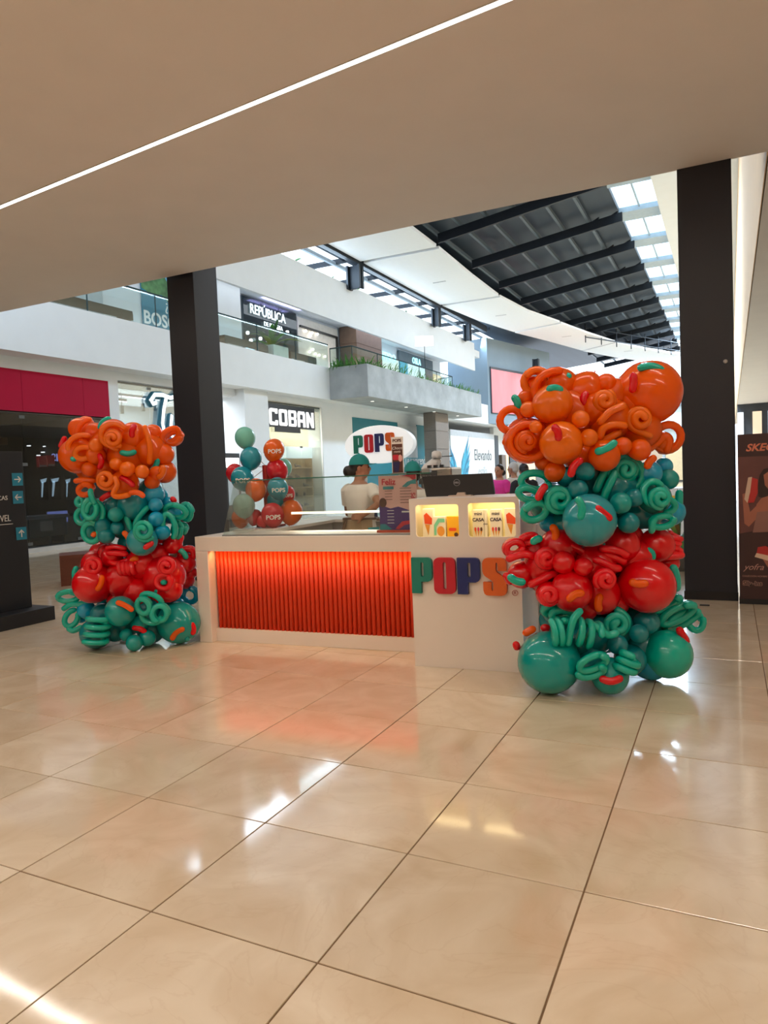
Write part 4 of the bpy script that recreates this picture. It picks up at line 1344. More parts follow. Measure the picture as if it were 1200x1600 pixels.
for k_, (px, py, lab) in enumerate(((67, 721, 'left'), (80, 720, 'right'))):
    p = onx(px, py, -13.3)
    t = thing('red_box', 'red product box on the dark shop wall, %s of the pair' % lab, 'box', p)
    MB().box(-.1, .0, -.11, .11, -.14, .14).build('box', mat('glowing_red_box', '#b81f26', .5, emit=(.7, .08, .08), emit_s=.35), t)  # box colour also glows, shop light put into the material
    MB().box(0, .004, -.1, .1, -.135, -.09).build('base_band', mat('white_card', '#e8e8e8', .5), t)
for k_, (px, py, w_, lab) in enumerate(((69, 763, .2, 'leftmost'), (87, 762, .26, 'middle'), (107, 763, .17, 'rightmost'))):
    p = onx(px, py, -13.25)
    t = thing('display_screen', 'bright tilted display on the dark shop wall, %s of three' % lab, 'screen', p)
    MB().add([(0, -w_ * .5, .22), (0, w_ * .5, .26), (0, w_ * .3, .16), (0, -w_ * .35, .14)], [(0, 1, 2, 3)]).add([(0, -w_ * .3, .16), (0, 0, .16), (0, -w_ * .3, -.22), (0, -w_ * .5, -.22)], [(0, 1, 2, 3)]).build('screen', mat('cool_display_glow', '#dfeef8', .4, emit=(.7, .9, 1), emit_s=1.6), t)
    MB().box(-.06, -.01, -w_ * .55, w_ * .6, -.3, .3).build('screen_back', mat('black_knob', '#222222', .4), t)
p = onx(91, 807, -13.6)
t = thing('tablet_screen', 'blue violet glowing screen standing above the display table', 'screen', p)
MB().box(-.02, 0, -.32, .3, -.16, .14).build('screen', mat('violet_display_glow', '#5b62c8', .4, emit=(.35, .4, .95), emit_s=1.3, var=.4, scale=9), t)
MB().box(-.05, -.02, -.34, .32, -.2, .16).build('bezel', mat('black_knob', '#222222', .4), t)
p = onx(94, 715, -14.0)
t = thing('mirror_sign', 'violet reversed lettering glowing inside the dark shop', 'sign', p)
text('lettering', 'SIS', .3, mat('violet_neon', '#8d8cff', .4, emit=(.5, .5, 1), emit_s=2.2), t, (0, -.1, -.1), (0, -1, 0), extrude=.01)

# ---- white shop with script sign
window(2, 'clear glass shop front with script sign', -12, (12.1, 13.25, 14.5, 16.1), .08, 4.2, M_SHOPGL)
M_SHOPW = mat('white_shop_interior', '#dfe3e6', .8)
struct('wall_shop_white', MB().box(-16.2, -16, 12, 18, 0, 4.2).box(-16, -12.05, 12.0, 12.08, 0, 4.2).box(-16, -12.05, 17.9, 18, 0, 4.2).box(-16, -12.05, 12.08, 17.9, 4.2, 4.3), M_SHOPW, 'white inside walls of the script sign shop')
area_light('white_shop_lamp', (-14, 14.8, 4.1), 3.0, 4.6, 260, (.93, .97, 1))
for k_, (px, py, L, lab) in enumerate(((181, 627, .75, 'leftmost'), (208, 621, 1.6, 'longest'), (245, 616, 1.1, 'rightmost'))):
    p = onx(px, py, -13.2)
    p.z = min(p.z, 4.0)
    t = thing('pendant_light', 'slim linear pendant light in the white shop, ' + lab, 'pendant light', p)
    MB().box(-.05, .05, -L / 2, L / 2, .02, .09).build('housing', mat('dark_housing', '#2b3238', .4), t)
    MB().box(-.05, .05, -L / 2, L / 2, 0, .02).build('diffuser', mat('white_diffuser', '#ffffff', .4, emit=(1, 1, 1), emit_s=3), t)
    for s_ in (-.4, .4):
        MB().tube([(0, L * s_, .09), (0, L * s_, 4.2 - p.z)], .006, 5).build('cable', mat('dark_housing', '#2b3238', .4), t)
for k_, (px, py, lab) in enumerate(((191, 641, 'left'), (224, 637, 'middle'), (242, 636, 'right'))):
    p = onx(px, py, -13.0)
    t = thing('track_spotlight', 'grey track spotlight in the white shop, %s of three' % lab, 'spotlight', p)
    MB().tube([(0, 0, -.1), (0, 0, .12)], .05, 10).build('head', M_CLIP, t)
    MB().tube([(0, 0, .12), (0, 0, 4.2 - p.z)], .012, 6).build('rod', M_CLIP, t)
M_SCRIPT = mat('white_script_glow', '#ffffff', .4, emit=(.9, .97, 1), emit_s=1.1)
M_SCRED = mat('teal_script_edge', '#2f6f86', .5)
p = onx(240, 618, -11.8)
sg = thing('script_sign', 'glowing white script sign half hidden by the charcoal column', 'sign', (-11.9, p.y, 2.65))


def script(paths, r, m, name, dx=0.0):
    for q in paths:
        MB().capsule([Vector((dx, y, z)) for y, z in q], r, 8).build(name, m, sg, True)


tpaths = [[(-.05, 1.12), (.1, 1.28), (.4, 1.30), (.7, 1.24), (.95, 1.3), (1.1, 1.42)], [(.55, 1.26), (.42, .9), (.34, .5), (.4, .2), (.52, .12)],
          [(.72, .72), (.66, .42), (.68, .16), (.8, .1), (.95, .3), (1.08, .62)], [(1.1, .7), (1.04, .35), (1.12, .1), (1.25, .2)], [(-.05, 1.12), (.02, 1.02), (.12, 1.06)]]
script(tpaths, .105, M_SCRED, 'letter_edge', -.03)
script(tpaths, .08, M_SCRIPT, 'letter')
# framed dark display beside the pilaster
df = thing('framed_display', 'tall black framed display between column and pilaster', 'display', (-11.9, 16.6, 0))
MB().box(-.05, .05, -.42, .35, .3, 2.35).build('frame', mat('dark_housing', '#2b3238', .4), df)
MB().box(.05, .06, -.38, .3, 1.9, 2.2).build('lit_header', mat('white_diffuser', '#ffffff', .4), df)
MB().box(.05, .06, -.3, .22, .7, 1.75).build('picture', mat('pale_grey_print', '#b9c4cc', .4), df)
MB().box(-.2, .2, -.45, .38, 0, .3).build('foot', mat('dark_housing', '#2b3238', .4), df)

# ---- lit shoe shop
window(3, 'clear glass front of the lit shoe shop', -12, (18.4, 19.6, 20.9, 22.38), .08, 4.2, M_SHOPGL)
struct('wall_shop_shoes', MB().box(-15.2, -15, 18, 22.6, 0, 4.2).box(-15, -12.65, 22.5, 22.6, 0, 4.2).box(-15, -12.05, 18.0, 18.06, 0, 4.2).box(-15, -12.05, 18.06, 22.5, 4.2, 4.3), mat('cream_shop_interior', '#efe6d2', .8), 'cream inside walls of the shoe shop')
area_light('shoe_shop_lamp', (-13.6, 20.3, 4.1), 2.0, 3.6, 230, (1, .93, .8))
cb = thing('coban_sign', 'dark sign board with white block letters over the shoe shop', 'sign', (-11.95, 18.45, 3.3))
a0 = onx(410, 634, -11.9)
a1 = onx(491, 645, -11.9)
MB().box(0, .05, .0, 3.35, .0, .82).box(0.0, .05, .7, 2.3, -.16, 0).build('board', mat('blue_black_board', '#222c38', .45), cb)
M_COB = mat('white_block_letter', '#ffffff', .4, emit=(1, 1, 1), emit_s=.8)


def block_letter(ch, w, h, t):
    if ch == 'C':
        return [[(w * .12, 0), (w, 0), (w, h * .3), (w - t, h * .3), (w - t, t), (t, t), (t, h - t), (w - t, h - t), (w - t, h * .7), (w, h * .7), (w, h), (w * .12, h), (0, h * .88), (0, h * .12)]]
    if ch == 'O':
        return [rrect(0, w, 0, h, w * .14), rrect(t, w - t, t, h - t, w * .04)[::-1]]
    if ch == 'B':
        return [[(0, 0), (w * .9, 0), (w, h * .1), (w, h * .42), (w * .92, h * .5), (w, h * .58), (w, h * .9), (w * .9, h), (0, h)], rrect(t, w - t, t * .8, h * .42, .02)[::-1], rrect(t, w - t, h * .58, h - t * .8, .02)[::-1]]
    if ch == 'A':
        return [[(0, 0), (t, 0), (t, h * .3), (w - t, h * .3), (w - t, 0), (w, 0), (w, h * .85), (w * .88, h), (w * .12, h), (0, h * .85)], rrect(t, w - t, h * .48, h - t, .02)[::-1]]
    return [[(0, 0), (t, 0), (t, h * .62), (w - t, 0), (w, 0), (w, h), (w - t, h), (w - t, h * .38), (t, h), (0, h)]]


for k_, ch in enumerate('COBAN'):
    outline('letter', block_letter(ch, .48, .58, .115), .04, M_COB, cb, (.1, .28 + k_ * .60, .06), (0, 1, 0))
p0, p1 = onx(447, 712, -12.45), onx(493, 805, -12.45)
sh = thing('shoe_shelves', 'warm wooden shoe shelves with bright header in the shoe shop', 'shelf', (-12.45, p0.y, 0))
SW_ = min(p1.y, 22.36) - p0.y
MB().box(-.35, -.3, 0, SW_, 0, 2.25).build('back_panel', mat('honey_wood', '#d9b27c', .5, var=.1, aniso_scale=(1, 8, 1)), sh)
for s_ in (0, SW_ - .04):
    MB().box(-.3, 0, s_, s_ + .04, 0, 2.25).build('side', mat('honey_wood', '#d9b27c', .5), sh)
MB().box(-.3, .02, 0, SW_, 2.25, 2.68).build('header', mat('cool_header_glow', '#eafaff', .4, emit=(.85, .97, 1), emit_s=1.2), sh)
area_light('shelf_fill_light', (-12.22, p0.y + SW_ / 2, 3.1), 1.3, .15, 40, (1, .84, .6), (math.radians(28), 0, math.radians(90)))  # added fill light for the dark shelves, no fitting seen there
shelf_z = [.35, .75, 1.1, 1.45, 1.85]
for z in shelf_z:
    MB().box(-.3, 0, .04, SW_ - .04, z, z + .03).build('shelf_board', mat('honey_wood', '#d9b27c', .5), sh)
M_SHOE = mat('dark_leather', '#4a372c', .5)
shoe = MB()
shoe.tube([(0, 0, .05), (0, .12, .055), (0, .22, .045), (0, .27, .03)], [.05, .055, .045, .02], 10).tube([(0, 0.01, .06), (0, -.01, .15)], [.045, .05], 10)
shoe_me = shoe.mesh('shoe', True)
for z in shelf_z:
    for q in range(3):
        if (q + int(z * 20)) % 4 == 3:
            continue
        t = thing('shoe', 'dark shoe, %s on the %s shoe shop shelf' % (('left', 'middle', 'right')[q], {.35: 'bottom', .75: 'second lowest', 1.1: 'middle', 1.45: 'second highest', 1.85: 'top'}[z]), 'shoe', (-12.57, p0.y + .25 + q * SW_ * .3, z + .03), random.uniform(-.6, .6), 'shoes on the shop shelves')
        link('upper', shoe_me, M_SHOE, t)
        MB().box(-.05, .05, -.06, .28, 0, .012).build('sole', mat('pale_sole', '#c9a77a', .5), t)

# ---- teal wall panels, clad column, white hoarding with wings
M_TEALW = mat('teal_wall_vinyl', '#12788a', .6, var=.04)
tw_ = thing('teal_wall_panel', 'teal wall graphic behind the oval sign', 'wall graphic', (-12.0, 24.95, 0))
y1 = onx(620, 662, -12).y - 24.95
y2 = onx(650, 665, -12).y - 24.95
y3 = onx(666, 668, -12).y - 24.95
MB().box(0, .03, 0, y1, .2, 3.98).build('left_panel', M_TEALW, tw_)
MB().box(0, .03, y2, 8.4, .2, 3.98).build('right_panel', M_TEALW, tw_)
MB().box(0, .03, y1 + .01, y2 - .01, .2, 2.3).build('light_panel', mat('pale_teal_vinyl', '#6aa9b8', .6), tw_)
MB().box(0, .04, y1 + .02, y2 - .02, 2.3, 3.9).build('grey_placard', mat('light_grey_placard', '#c9d1d6', .6), tw_)
text('placard_lettering', 'tiendas', .42, mat('slate_print', '#5d6a73', .5), tw_, (.05, (y1 + y2) / 2, 3.2), (0, 1, 0), extrude=.005)
text('lettering', '¡Te sorprende!', .62, mat('white_vinyl_print', '#eef4f6', .5), tw_, (.05, y3 + .0, 1.95), (0, 1, 0), extrude=.005, align='RIGHT', xscale=.85)
M_TAUPE = mat('taupe_cladding', '#7f7670', .6, var=.06, aniso_scale=(1, 1, 6))
cl = thing('clad_column', 'taupe clad column under the concrete planter', 'column', (-10.7, 31.35, 0))
MB().box(-.3, .3, -.85, .85, 0, CH - .002).build('core', mat('taupe_core', '#5f5853', .7), cl)
for k_ in range(5):
    z0 = .02 + k_ * .88
    MB().box(.3, .325, -.86, .86, z0, z0 + .86).build('cladding_panel', M_TAUPE, cl)
    MB().box(-.3, .325, -.875, -.85, z0, z0 + .86).build('cladding_panel', M_TAUPE, cl)
hd = thing('hoarding', 'white shop hoarding painted with blue wings', 'hoarding', (-12.0, 36.65, 0))
MB().box(0, .06, 0, 8.4, 0, 3.95).build('board', mat('white_hoarding', '#eef2f6', .6), hd)
MB().box(.06, .065, 0, 8.4, 3.6, 3.95).build('top_band', mat('pale_grey_band', '#c5cdd6', .6), hd)
M_WING = mat('sky_blue_feather', '#3fb0d4', .5, var=.2)
M_WING2 = mat('deep_blue_feather', '#1d7fa8', .5)


def feather(base, tip, w_, k_):
    a_, b2 = onx(base[0], base[1], -11.93), onx(tip[0], tip[1], -11.93)
    o_ = Vector((-12.0, 36.65, 0))
    a_, b2 = a_ - o_, b2 - o_
    a_.x = b2.x = .066 + .0015 * k_
    n_ = Vector((0, -(b2 - a_).z, (b2 - a_).y)).normalized() * w_
    MB().add([a_ - n_ * .5, a_.lerp(b2, .5) - n_, b2, a_.lerp(b2, .5) + n_, a_ + n_ * .5], [(0, 1, 2, 3, 4)]).build('feather', M_WING if k_ % 2 else M_WING2, hd)


for k_, (b0, t0) in enumerate((((721.5, 748), (732.8, 679)), ((722.5, 748), (734.2, 692)), ((723.5, 748), (734.8, 704)), ((724.5, 748), (734.6, 716)), ((725.5, 748), (733.6, 727)), ((726, 749), (732, 738)), ((721, 742), (725, 706)), ((721, 746), (729, 693)))):
    feather(b0, t0, .22, k_)
for k_, (b0, t0) in enumerate((((714.5, 748), (703, 695)), ((713.5, 748), (702, 706)), ((712.5, 748), (702, 718)), ((711, 748), (702, 730)), ((714.8, 746), (707, 706)), ((714.8, 747), (711, 720)))):
    feather(b0, t0, .22, k_)
pe = onx(741, 719, -11.94)
text('lettering', 'Elevando', 1.0, mat('slate_print', '#5d6a73', .5), hd, (.07, pe.y - 36.65, pe.z), (0, 1, 0), extrude=.004, align='LEFT', xscale=1.0)
text('lettering', 'estilo', .8, mat('pale_grey_print', '#b9c4cc', .4), hd, (.07, pe.y - 36.0, pe.z - .95), (0, 1, 0), extrude=.004, align='LEFT', shear=.3)
fsr = thing('far_shop_row', 'brown and dark shop row beyond the white hoarding', 'storefront', (-12.0, 45.2, 0))
MB().box(-.6, -.5, 0, 16, 0, 2.6).build('back_wall', mat('brown_shop_wall', '#7c6a58', .6), fsr)
for q, (a, b_, c) in enumerate(((0.1, .9, '#2b3640'), (1.6, 2.6, '#6c5b4c'), (2.7, 3.3, '#e8c98a'), (3.6, 5.2, '#1e242c'), (5.4, 8.0, '#8a7560'), (8.2, 11, '#caa775'), (11.2, 15.5, '#5f564e'))):
    MB().box(-.5, .02 + .02 * (q % 2), a, b_, 0, 2.58 if q else 3.9).build('bay', mat('shop_bay_%d' % q, c, .5, emit=(1, .8, .5) if q in (2, 5) else None, emit_s=.8 if q in (2, 5) else 0), fsr)

# ================================================================ SECOND STOREY
area_light('upper_walkway_fill', (-12.6, 22.0, 8.46), 1.0, 28.0, 170, (.95, .98, 1.0))  # added fill light that brightens the upper shop fronts
# banner behind the left column
bn = thing('forest_banner', 'teal banner with green treetop above the left column', 'banner', (-14.08, 15.3, 5.32))
by1 = onx(338, 450, -14).y - 15.3
MB().box(0, .03, 0, by1, 0, 3.1).build('panel', mat('teal_banner_vinyl', '#15809f', .6), bn)
outline('sky_print', [[(.6, 2.3), (by1, 2.3), (by1, 3.1), (.6, 3.1)]], .004, mat('sky_blue_print', '#7ec3ee', .6), bn, (.034, 0, 0), (0, 1, 0))
outline('tree_print', [[(0, 2.3), (.4, 2.2), (.9, 2.25), (1.2, 2.05), (1.4, 2.2), (1.35, 2.5), (1.1, 2.8), (.9, 3.1), (0, 3.1)]], .006, mat('tree_green_print', '#5d8a5a', .7, var=.4, scale=4), bn, (.036, 0, 0), (0, 1, 0))
text('lettering', 'BOSQUE', .58, mat('white_vinyl_print', '#eef4f6', .5), bn, (.036, .02, 1.22), (0, 1, 0), extrude=.006, align='LEFT', bold=.012)
text('lettering', 'ón', .7, mat('white_vinyl_print', '#eef4f6', .5), bn, (.036, by1 - .05, 1.22), (0, 1, 0), extrude=.006, align='RIGHT', bold=.012)
text('lettering', '¿L', .5, mat('white_vinyl_print', '#eef4f6', .5), bn, (.036, 1.0, 1.78), (0, 1, 0), extrude=.006, align='LEFT')
struct('wall_upper_pilaster', MB().box(-14.04, -13.3, onx(341, 480, -13.3).y, onx(376, 480, -13.3).y, 5.3, 8.5), M_WHITE, 'white pilaster on the second storey')
struct('wall_upper_recess', MB().box(-14.08, -13.9, 8.0, 13.6, 5.3, 8.5), mat('pale_grey_wall', '#b9c2c9', .8), 'pale grey shop front on the second storey')
# beauty shop
window(4, 'grey glass front of the upper beauty shop', -13.95, (20.4, 21.6, 22.8, 24.05), 5.32, 8.42, glass('grey_upper_glass', '#9aa6ad', .12))
MB_ = MB().box(-14.09, -14.0, 20.4, 24.05, 5.32, 8.45)
struct('wall_upper_shop', MB_, mat('slate_shop_wall', '#66727a', .7), 'slate inside wall of the upper beauty shop')
rs = thing('beauty_shop_sign', 'glowing white capital letters on the upper grey shop front', 'sign', (-13.9, 20.7, 7.72))
M_NEON = mat('cool_white_neon', '#ffffff', .4, emit=(.75, .97, 1), emit_s=1.1)
text('lettering', 'REPÚBLICA', .52, M_NEON, rs, (0, 0.02, .12), (0, 1, 0), extrude=.01, align='LEFT', bold=.004, xscale=.93)
text('lettering', 'DE BELLEZA', .24, M_NEON, rs, (0, 1.55, -.22), (0, 1, 0), extrude=.01, bold=.002)
for k_, (px, py) in enumerate(((387, 520), (407, 529), (392, 532), (418, 532), (449, 519), (435, 514))):
    p = onx(px, py, -13.8)
    o = MB().sphere((0, 0, 0), .07, seg=10, rings=6).build('globe_light', mat('globe_glow', '#ffffff', .4, emit=(.9, 1, 1), emit_s=3.5))
    o.location = p
    tag(o, 'small glowing globe light in the upper beauty shop, ' + ('leftmost', 'third from the left', 'second from the left', 'fourth from the left', 'rightmost', 'fifth from the left')[k_], 'globe light', 'globe lights in the beauty shop')
area_light('violet_shop_lamp', (-13.6, 22.6, 8.44), .3, 2.6, 14, (.55, .5, 1), (PI, 0, 0))
# warm shop with black frame
ws = thing('framed_shopfront', 'white upper shop front with a black frame and warm bulbs', 'storefront', (-13.95, 24.2, 5.3))
yy_ = onx(527, 517, -14).y - 24.2
MB().box(-.1, -.05, 0, yy_, 0, 3.05).build('back_wall', mat('warm_white_wall', '#ece6dc', .7), ws)
MB().box(-.05, .03, .12, yy_ - .1, 2.62, 2.7).build('frame_bar', mat('black_knob', '#222222', .4), ws)
MB().box(-.05, .03, yy_ - .2, yy_ - .1, 0, 2.62).build('frame_bar', mat('black_knob', '#222222', .4), ws)
for k_, (px, py) in enumerate(((478, 517), (488, 520), (485, 525), (496, 522), (489, 546), (484, 550), (493, 553), (499, 555), (508, 557))):
    p = onx(px, py, -13.9) - Vector((-13.95, 24.2, 5.3))
    MB().sphere(p, .055, seg=10, rings=6).build('bulb', mat('warm_bulb_glow', '#ffffff', .4, emit=(1, .93, .8), emit_s=5), ws)
# brown clad upper column and far shops
uc = thing('upper_clad_column', 'brown clad column on the second storey beside the planter', 'column', (-13.5, 29.2, 5.3))
MB().box(-.5, .35, -1.35, 1.3, 0, 3.19).build('core', mat('brown_core', '#6a5548', .7), uc)
for k_ in range(4):
    z0 = .02 + k_ * .79
    MB().box(.35, .38, -1.36, 1.3, z0, z0 + .77).build('cladding_panel', mat('rosewood_cladding', '#87706a', .6, var=.06), uc)
    MB().box(-.5, .38, -1.38, -1.35, z0, z0 + .77).build('cladding_panel', mat('brown_cladding', '#7a6353', .6, var=.06), uc)
us = thing('upper_shop_row', 'bright white and cyan shop row on the second storey behind the planter', 'storefront', (-13.95, 30.9, 5.3))
for q, (a, b_, c, e_) in enumerate(((0, 3.4, '#e9efe9', .5), (3.5, 4.6, '#49a9c8', .5), (4.7, 7.2, '#dff2f8', .8), (7.3, 8.4, '#8a7f86', 0), (8.5, 9.8, '#e8c99a', .7), (9.9, 10.9, '#d8dfe4', .3))):
    MB().box(-.1, .0, a, b_, 0, 2.5 if q < 4 else 2.3).build('bay', mat('upper_bay_%d' % q, c, .6, emit=srgb(c) if e_ else None, emit_s=e_), us)
MB().box(-.1, .02, 3.5, 8.4, 2.5, 3.05).build('dark_header', mat('slate_shop_wall', '#66727a', .7), us)
text('lettering', 'VANTIDO', .62, mat('cyan_neon', '#8fe6f5', .4, emit=(.4, .9, 1), emit_s=1.6), us, (.05, .15, 2.25), (0, 1, 0), extrude=.02, align='LEFT')
text('lettering', 'OSLA', .5, mat('cyan_neon', '#8fe6f5', .4), us, (.05, 5.2, 2.55), (0, 1, 0), extrude=.02, align='LEFT')

# ---- glass railings
M_RAILGL = glass('railing_glass', '#ecf5f4', .03)
M_RAIL = mat('brushed_rail', '#3a4d50', .75, metal=0, spec=.2)


def railing(label, pts, z0, z1, step=2.2):
    t = thing('glass_railing', label, 'railing', (pts[0][0], pts[0][1], z0))
    o = Vector((pts[0][0], pts[0][1], z0))
    for a, b_ in zip(pts[:-1], pts[1:]):
        A_, B_ = Vector((a[0], a[1], z0)), Vector((b_[0], b_[1], z0))
        n_ = max(1, round((B_ - A_).length / step))
        for q in range(n_):
            p, r_ = A_.lerp(B_, q / n_) - o, A_.lerp(B_, (q + 1) / n_) - o
            d_ = (r_ - p).normalized()
            s_ = Vector((-d_.y, d_.x, 0)) * .012
            MB().obox(p + d_ * .02 - s_ / 2, (r_ - p) - d_ * .04, s_, (0, 0, z1 - z0 - .02)).build('pane', M_RAILGL, t)
            MB().obox(p - s_ - d_ * .012, d_ * .024, s_ * 2, (0, 0, z1 - z0)).build('post', M_RAIL, t)
        MB().tube([A_ - o + Vector((0, 0, z1 - z0)), B_ - o + Vector((0, 0, z1 - z0))], .025, 8).build('handrail', M_RAIL, t)
    return t


railing('long glass railing along the second storey slab', [(-11.42, 8.5), (-11.42, 22.2)], 5.66, 6.55)
railing('glass railing around the concrete planter', [(-11.42, 22.35), (-10.45, 22.35), (-10.45, 33.2), (-11.4, 33.6)], 5.66, 6.42)
# benches and white planter behind the railing
M_WALN = mat('walnut_boards', '#3f2a24', .5, var=.12, aniso_scale=(1, 12, 1))
for y0, y1_, lab in ((9.6, 12.35, 'dark wooden bench on the upper slab left of the charcoal column'), (16.1, 18.4, 'dark wooden bench beside the white planter, left of it'), (19.75, 21.5, 'dark wooden bench beside the white planter, right of it')):
    t = thing('wooden_bench', lab, 'bench', (-11.75, y0, 5.3))
    for q in range(4):
        MB().box(-.22 + q * .11, -.115 + q * .11, 0, y1_ - y0, .62, .68).build('slat', M_WALN, t)
    for q in range(3):
        MB().box(.20, .225, 0, y1_ - y0, .04 + q * .2, .22 + q * .2).build('front_board', M_WALN, t)
    for q in (0.05, y1_ - y0 - .15):
        MB().box(-.2, .2, q, q + .1, 0, .62).build('leg', M_WALN, t)

# ================================================================ PLANTS AND TERRACE
M_LEAF = [mat('leaf_green', '#4f8a3c', .55, trans=.25, var=.2, scale=9), mat('leaf_dark_green', '#2f5f35', .55, trans=.2, var=.2, scale=9), mat('leaf_yellow_green', '#8aa348', .55, trans=.25, var=.2, scale=9)]


def frond(mb, o, d, L, w, droop, n=6):
    o, d = Vector(o), Vector(d).normalized()
    side = d.cross(UP)
    side = side.normalized() if side.length > .05 else Vector((1, 0, 0))
    prev = None
    p = o.copy()
    for i in range(n + 1):
        t = i / n
        ww = w * math.sin(PI * (.12 + .86 * t)) * .5
        a, b_ = p - side * ww, p + side * ww
        if prev:
            mb.add([prev[0], prev[1], b_, a], [(0, 1, 2, 3)])
        prev = (a, b_)
        p = p + d * (L / n)
        d = (d + Vector((0, 0, -droop / n))).normalized()
    return mb


def fern(name, label, loc, n, L, w, droop, mi=0, pot=None, group=None, rnd=None):
    rnd = rnd or random.Random(hash(label) % 1000)
    t = thing(name, label, 'plant', loc, 0, group)
    base = 0
    if pot:
        MB().box(-pot[0] / 2, pot[0] / 2, -pot[1] / 2, pot[1] / 2, 0, pot[2]).build('pot', mat('white_planter_box', '#dfe6e6', .5), t)
        base = pot[2]
    for k_ in range(n):
        a = 2 * PI * k_ / n + rnd.uniform(-.3, .3)
        e = rnd.uniform(.5, 1.3)
        mb = MB()
        frond(mb, (0, 0, base), (math.cos(a) * math.cos(e), math.sin(a) * math.cos(e), math.sin(e)), L * rnd.uniform(.7, 1.1), w, droop * rnd.uniform(.6, 1.3))
        mb.build('leaf', M_LEAF[(mi + k_) % 3 if mi < 3 else mi - 3], t)
    return t


random.seed(11)
fern('potted_palm', 'leafy green palm in a white box between the upper benches', (-11.85, 19.05, 5.3), 14, 1.1, .2, 1.4, 0, (.8, .9, .75), None, random.Random(3))
# trailing grasses in the concrete planter: too many blades to count
gr = MB()
rnd = random.Random(4)
for k_ in range(420):
    edge = rnd.random()
    if edge < .75:
        x, y = -9.72 - rnd.random() ** 2 * .5, 22.15 + rnd.random() * 13.3
        out = Vector((rnd.uniform(.1, 1), rnd.uniform(-.5, .5), rnd.uniform(.3, 2.2)))
    else:
        x, y = -9.8 - rnd.random() * 1.5, 22.12 + rnd.random() ** 2 * .5
        out = Vector((rnd.uniform(-.5, .5), rnd.uniform(-1, -.1), rnd.uniform(.3, 2.2)))
    frond(gr, (x, y, 5.62), out, rnd.uniform(.15, .45) * (1.35 if y < 26 else 1), .045, rnd.uniform(.5, 3.2), 4)
g_ = gr.build('planter_grass', M_LEAF[0])
tag(g_, 'trailing green grass along the concrete planter rim', 'grass', None, 'stuff')
gr = MB()
for k_ in range(700):
    y = 17 + rnd.random() * 22
    frond(gr, (-11.75 - rnd.random() * .6, y, 9.1), (rnd.uniform(-.6, .6), rnd.uniform(-.6, .6), 1), rnd.uniform(.2, .5), .1, rnd.uniform(.5, 2), 3)
g_ = gr.build('terrace_shrubs', M_LEAF[1])
tag(g_, 'low green planting along the third storey parapet', 'shrubs', None, 'stuff')
struct('trim_6', MB().box(-12.4, -11.5, 8, 39.6, 8.9, 9.12), mat('terrace_soil', '#4a4038', .9), 'planting bed behind the third storey parapet')
for k_, (y, lab) in enumerate(((20.6, 'bright green palm on the terrace above the nearest parapet end'), (25.6, 'bright green palm on the terrace right of the first steel post'), (31.6, 'small palm on the terrace before the second steel post'), (33.8, 'pale palm on the terrace after the second steel post'))):
    fern('terrace_palm', lab, (-12.0, y, 9.1), 12, .75, .13, 1.2, 0, None, 'terrace palms', random.Random(k_ + 20))

# hanging blank sign over the planter
p = onx(656, 535, -10.45)
hs_ = thing('blank_sign', 'small blank white sign on a thin pole above the planter railing', 'sign', (-10.45, 29.6, 5.66))
hz_ = onx(668, 535, -10.45).z - 5.66
MB().cbox((0, 0, hz_), RVEC * .85, NVEC * .12, (0, 0, .46)).build('face', mat('blank_white_glow', '#ffffff', .4, emit=(1, 1, 1), emit_s=1.2), hs_)
MB().tube([(0, 0, 0), (0, 0, hz_ - .2)], .015, 6).build('pole', M_RAIL, hs_)

# ================================================================ NEAR LEFT: DIRECTORY TOTEM AND BENCH
M_BLK = mat('matt_black_panel', '#17161a', .5, var=.04)
to = thing('directory_totem', 'black directory totem with small blue arrow plates at the left edge', 'sign', (-4.5, 3.0, 0))
MB().box(-.75, .23, -1.6, .63, 0, .15).build('base', M_BLK, to, bevel=.004)
MB().box(-.28, 0, -1.3, .53, .15, 1.85).build('panel', M_BLK, to, bevel=.004)
M_ARW = mat('blue_arrow_plate', '#1d7f9c', .5)
M_WTX = mat('white_sign_print', '#d9d4cf', .5)


def arrow(py0, y0, ang):
    MB().box(.0, .004, y0 - .062, y0 + .062, py0 - .068, py0 + .068).build('arrow_plate', M_ARW, to)
    sh_ = [(-.04, -.006), (.02, -.006), (.0, -.028), (.010, -.034), (.042, 0), (.010, .034), (0, .028), (.02, .006), (-.04, .006)]
    c, s_ = math.cos(ang), math.sin(ang)
    outline('arrow', [[(x * c - y * s_, x * s_ + y * c) for x, y in sh_]], .003, M_WTX, to, (.006, y0, py0), (0, 1, 0))


for (px, py, ang) in ((27, 749, 0), (28, 777, PI), (37, 833, PI / 2)):
    p = onx(px, py, -4.5)
    arrow(p.z, min(p.y - 3.0, .455), ang)
p = onx(12, 781, -4.5)
text('lettering', 'ELÉCTRICAS', .064, M_WTX, to, (.002, p.y - 3.0, p.z), (0, 1, 0), extrude=.002, align='RIGHT')
p = onx(17, 814, -4.5)
text('lettering', 'NIVEL', .098, M_WTX, to, (.002, p.y - 3.0, p.z), (0, 1, 0), extrude=.002, align='RIGHT', xscale=.8)
MB().box(0, .003, -.9, p.y - 3.0 + .02, p.z - .035, p.z - .028).build('underline', M_WTX, to)
bd = Vector((.29, .36, 0)).normalized()
bn_ = Vector((-bd.y, bd.x, 0))
be = thing('wooden_bench', 'reddish brown wooden box bench behind the left balloon tower', 'bench', (-6.42, 5.48, 0), math.atan2(bd.y, bd.x))
M_REDW = mat('reddish_wood', '#6a3a2b', .45, var=.12, aniso_scale=(8, 1, 8))
MB().box(0.02, 1.68, 0.02, .58, 0, .40).build('body', M_REDW, be)
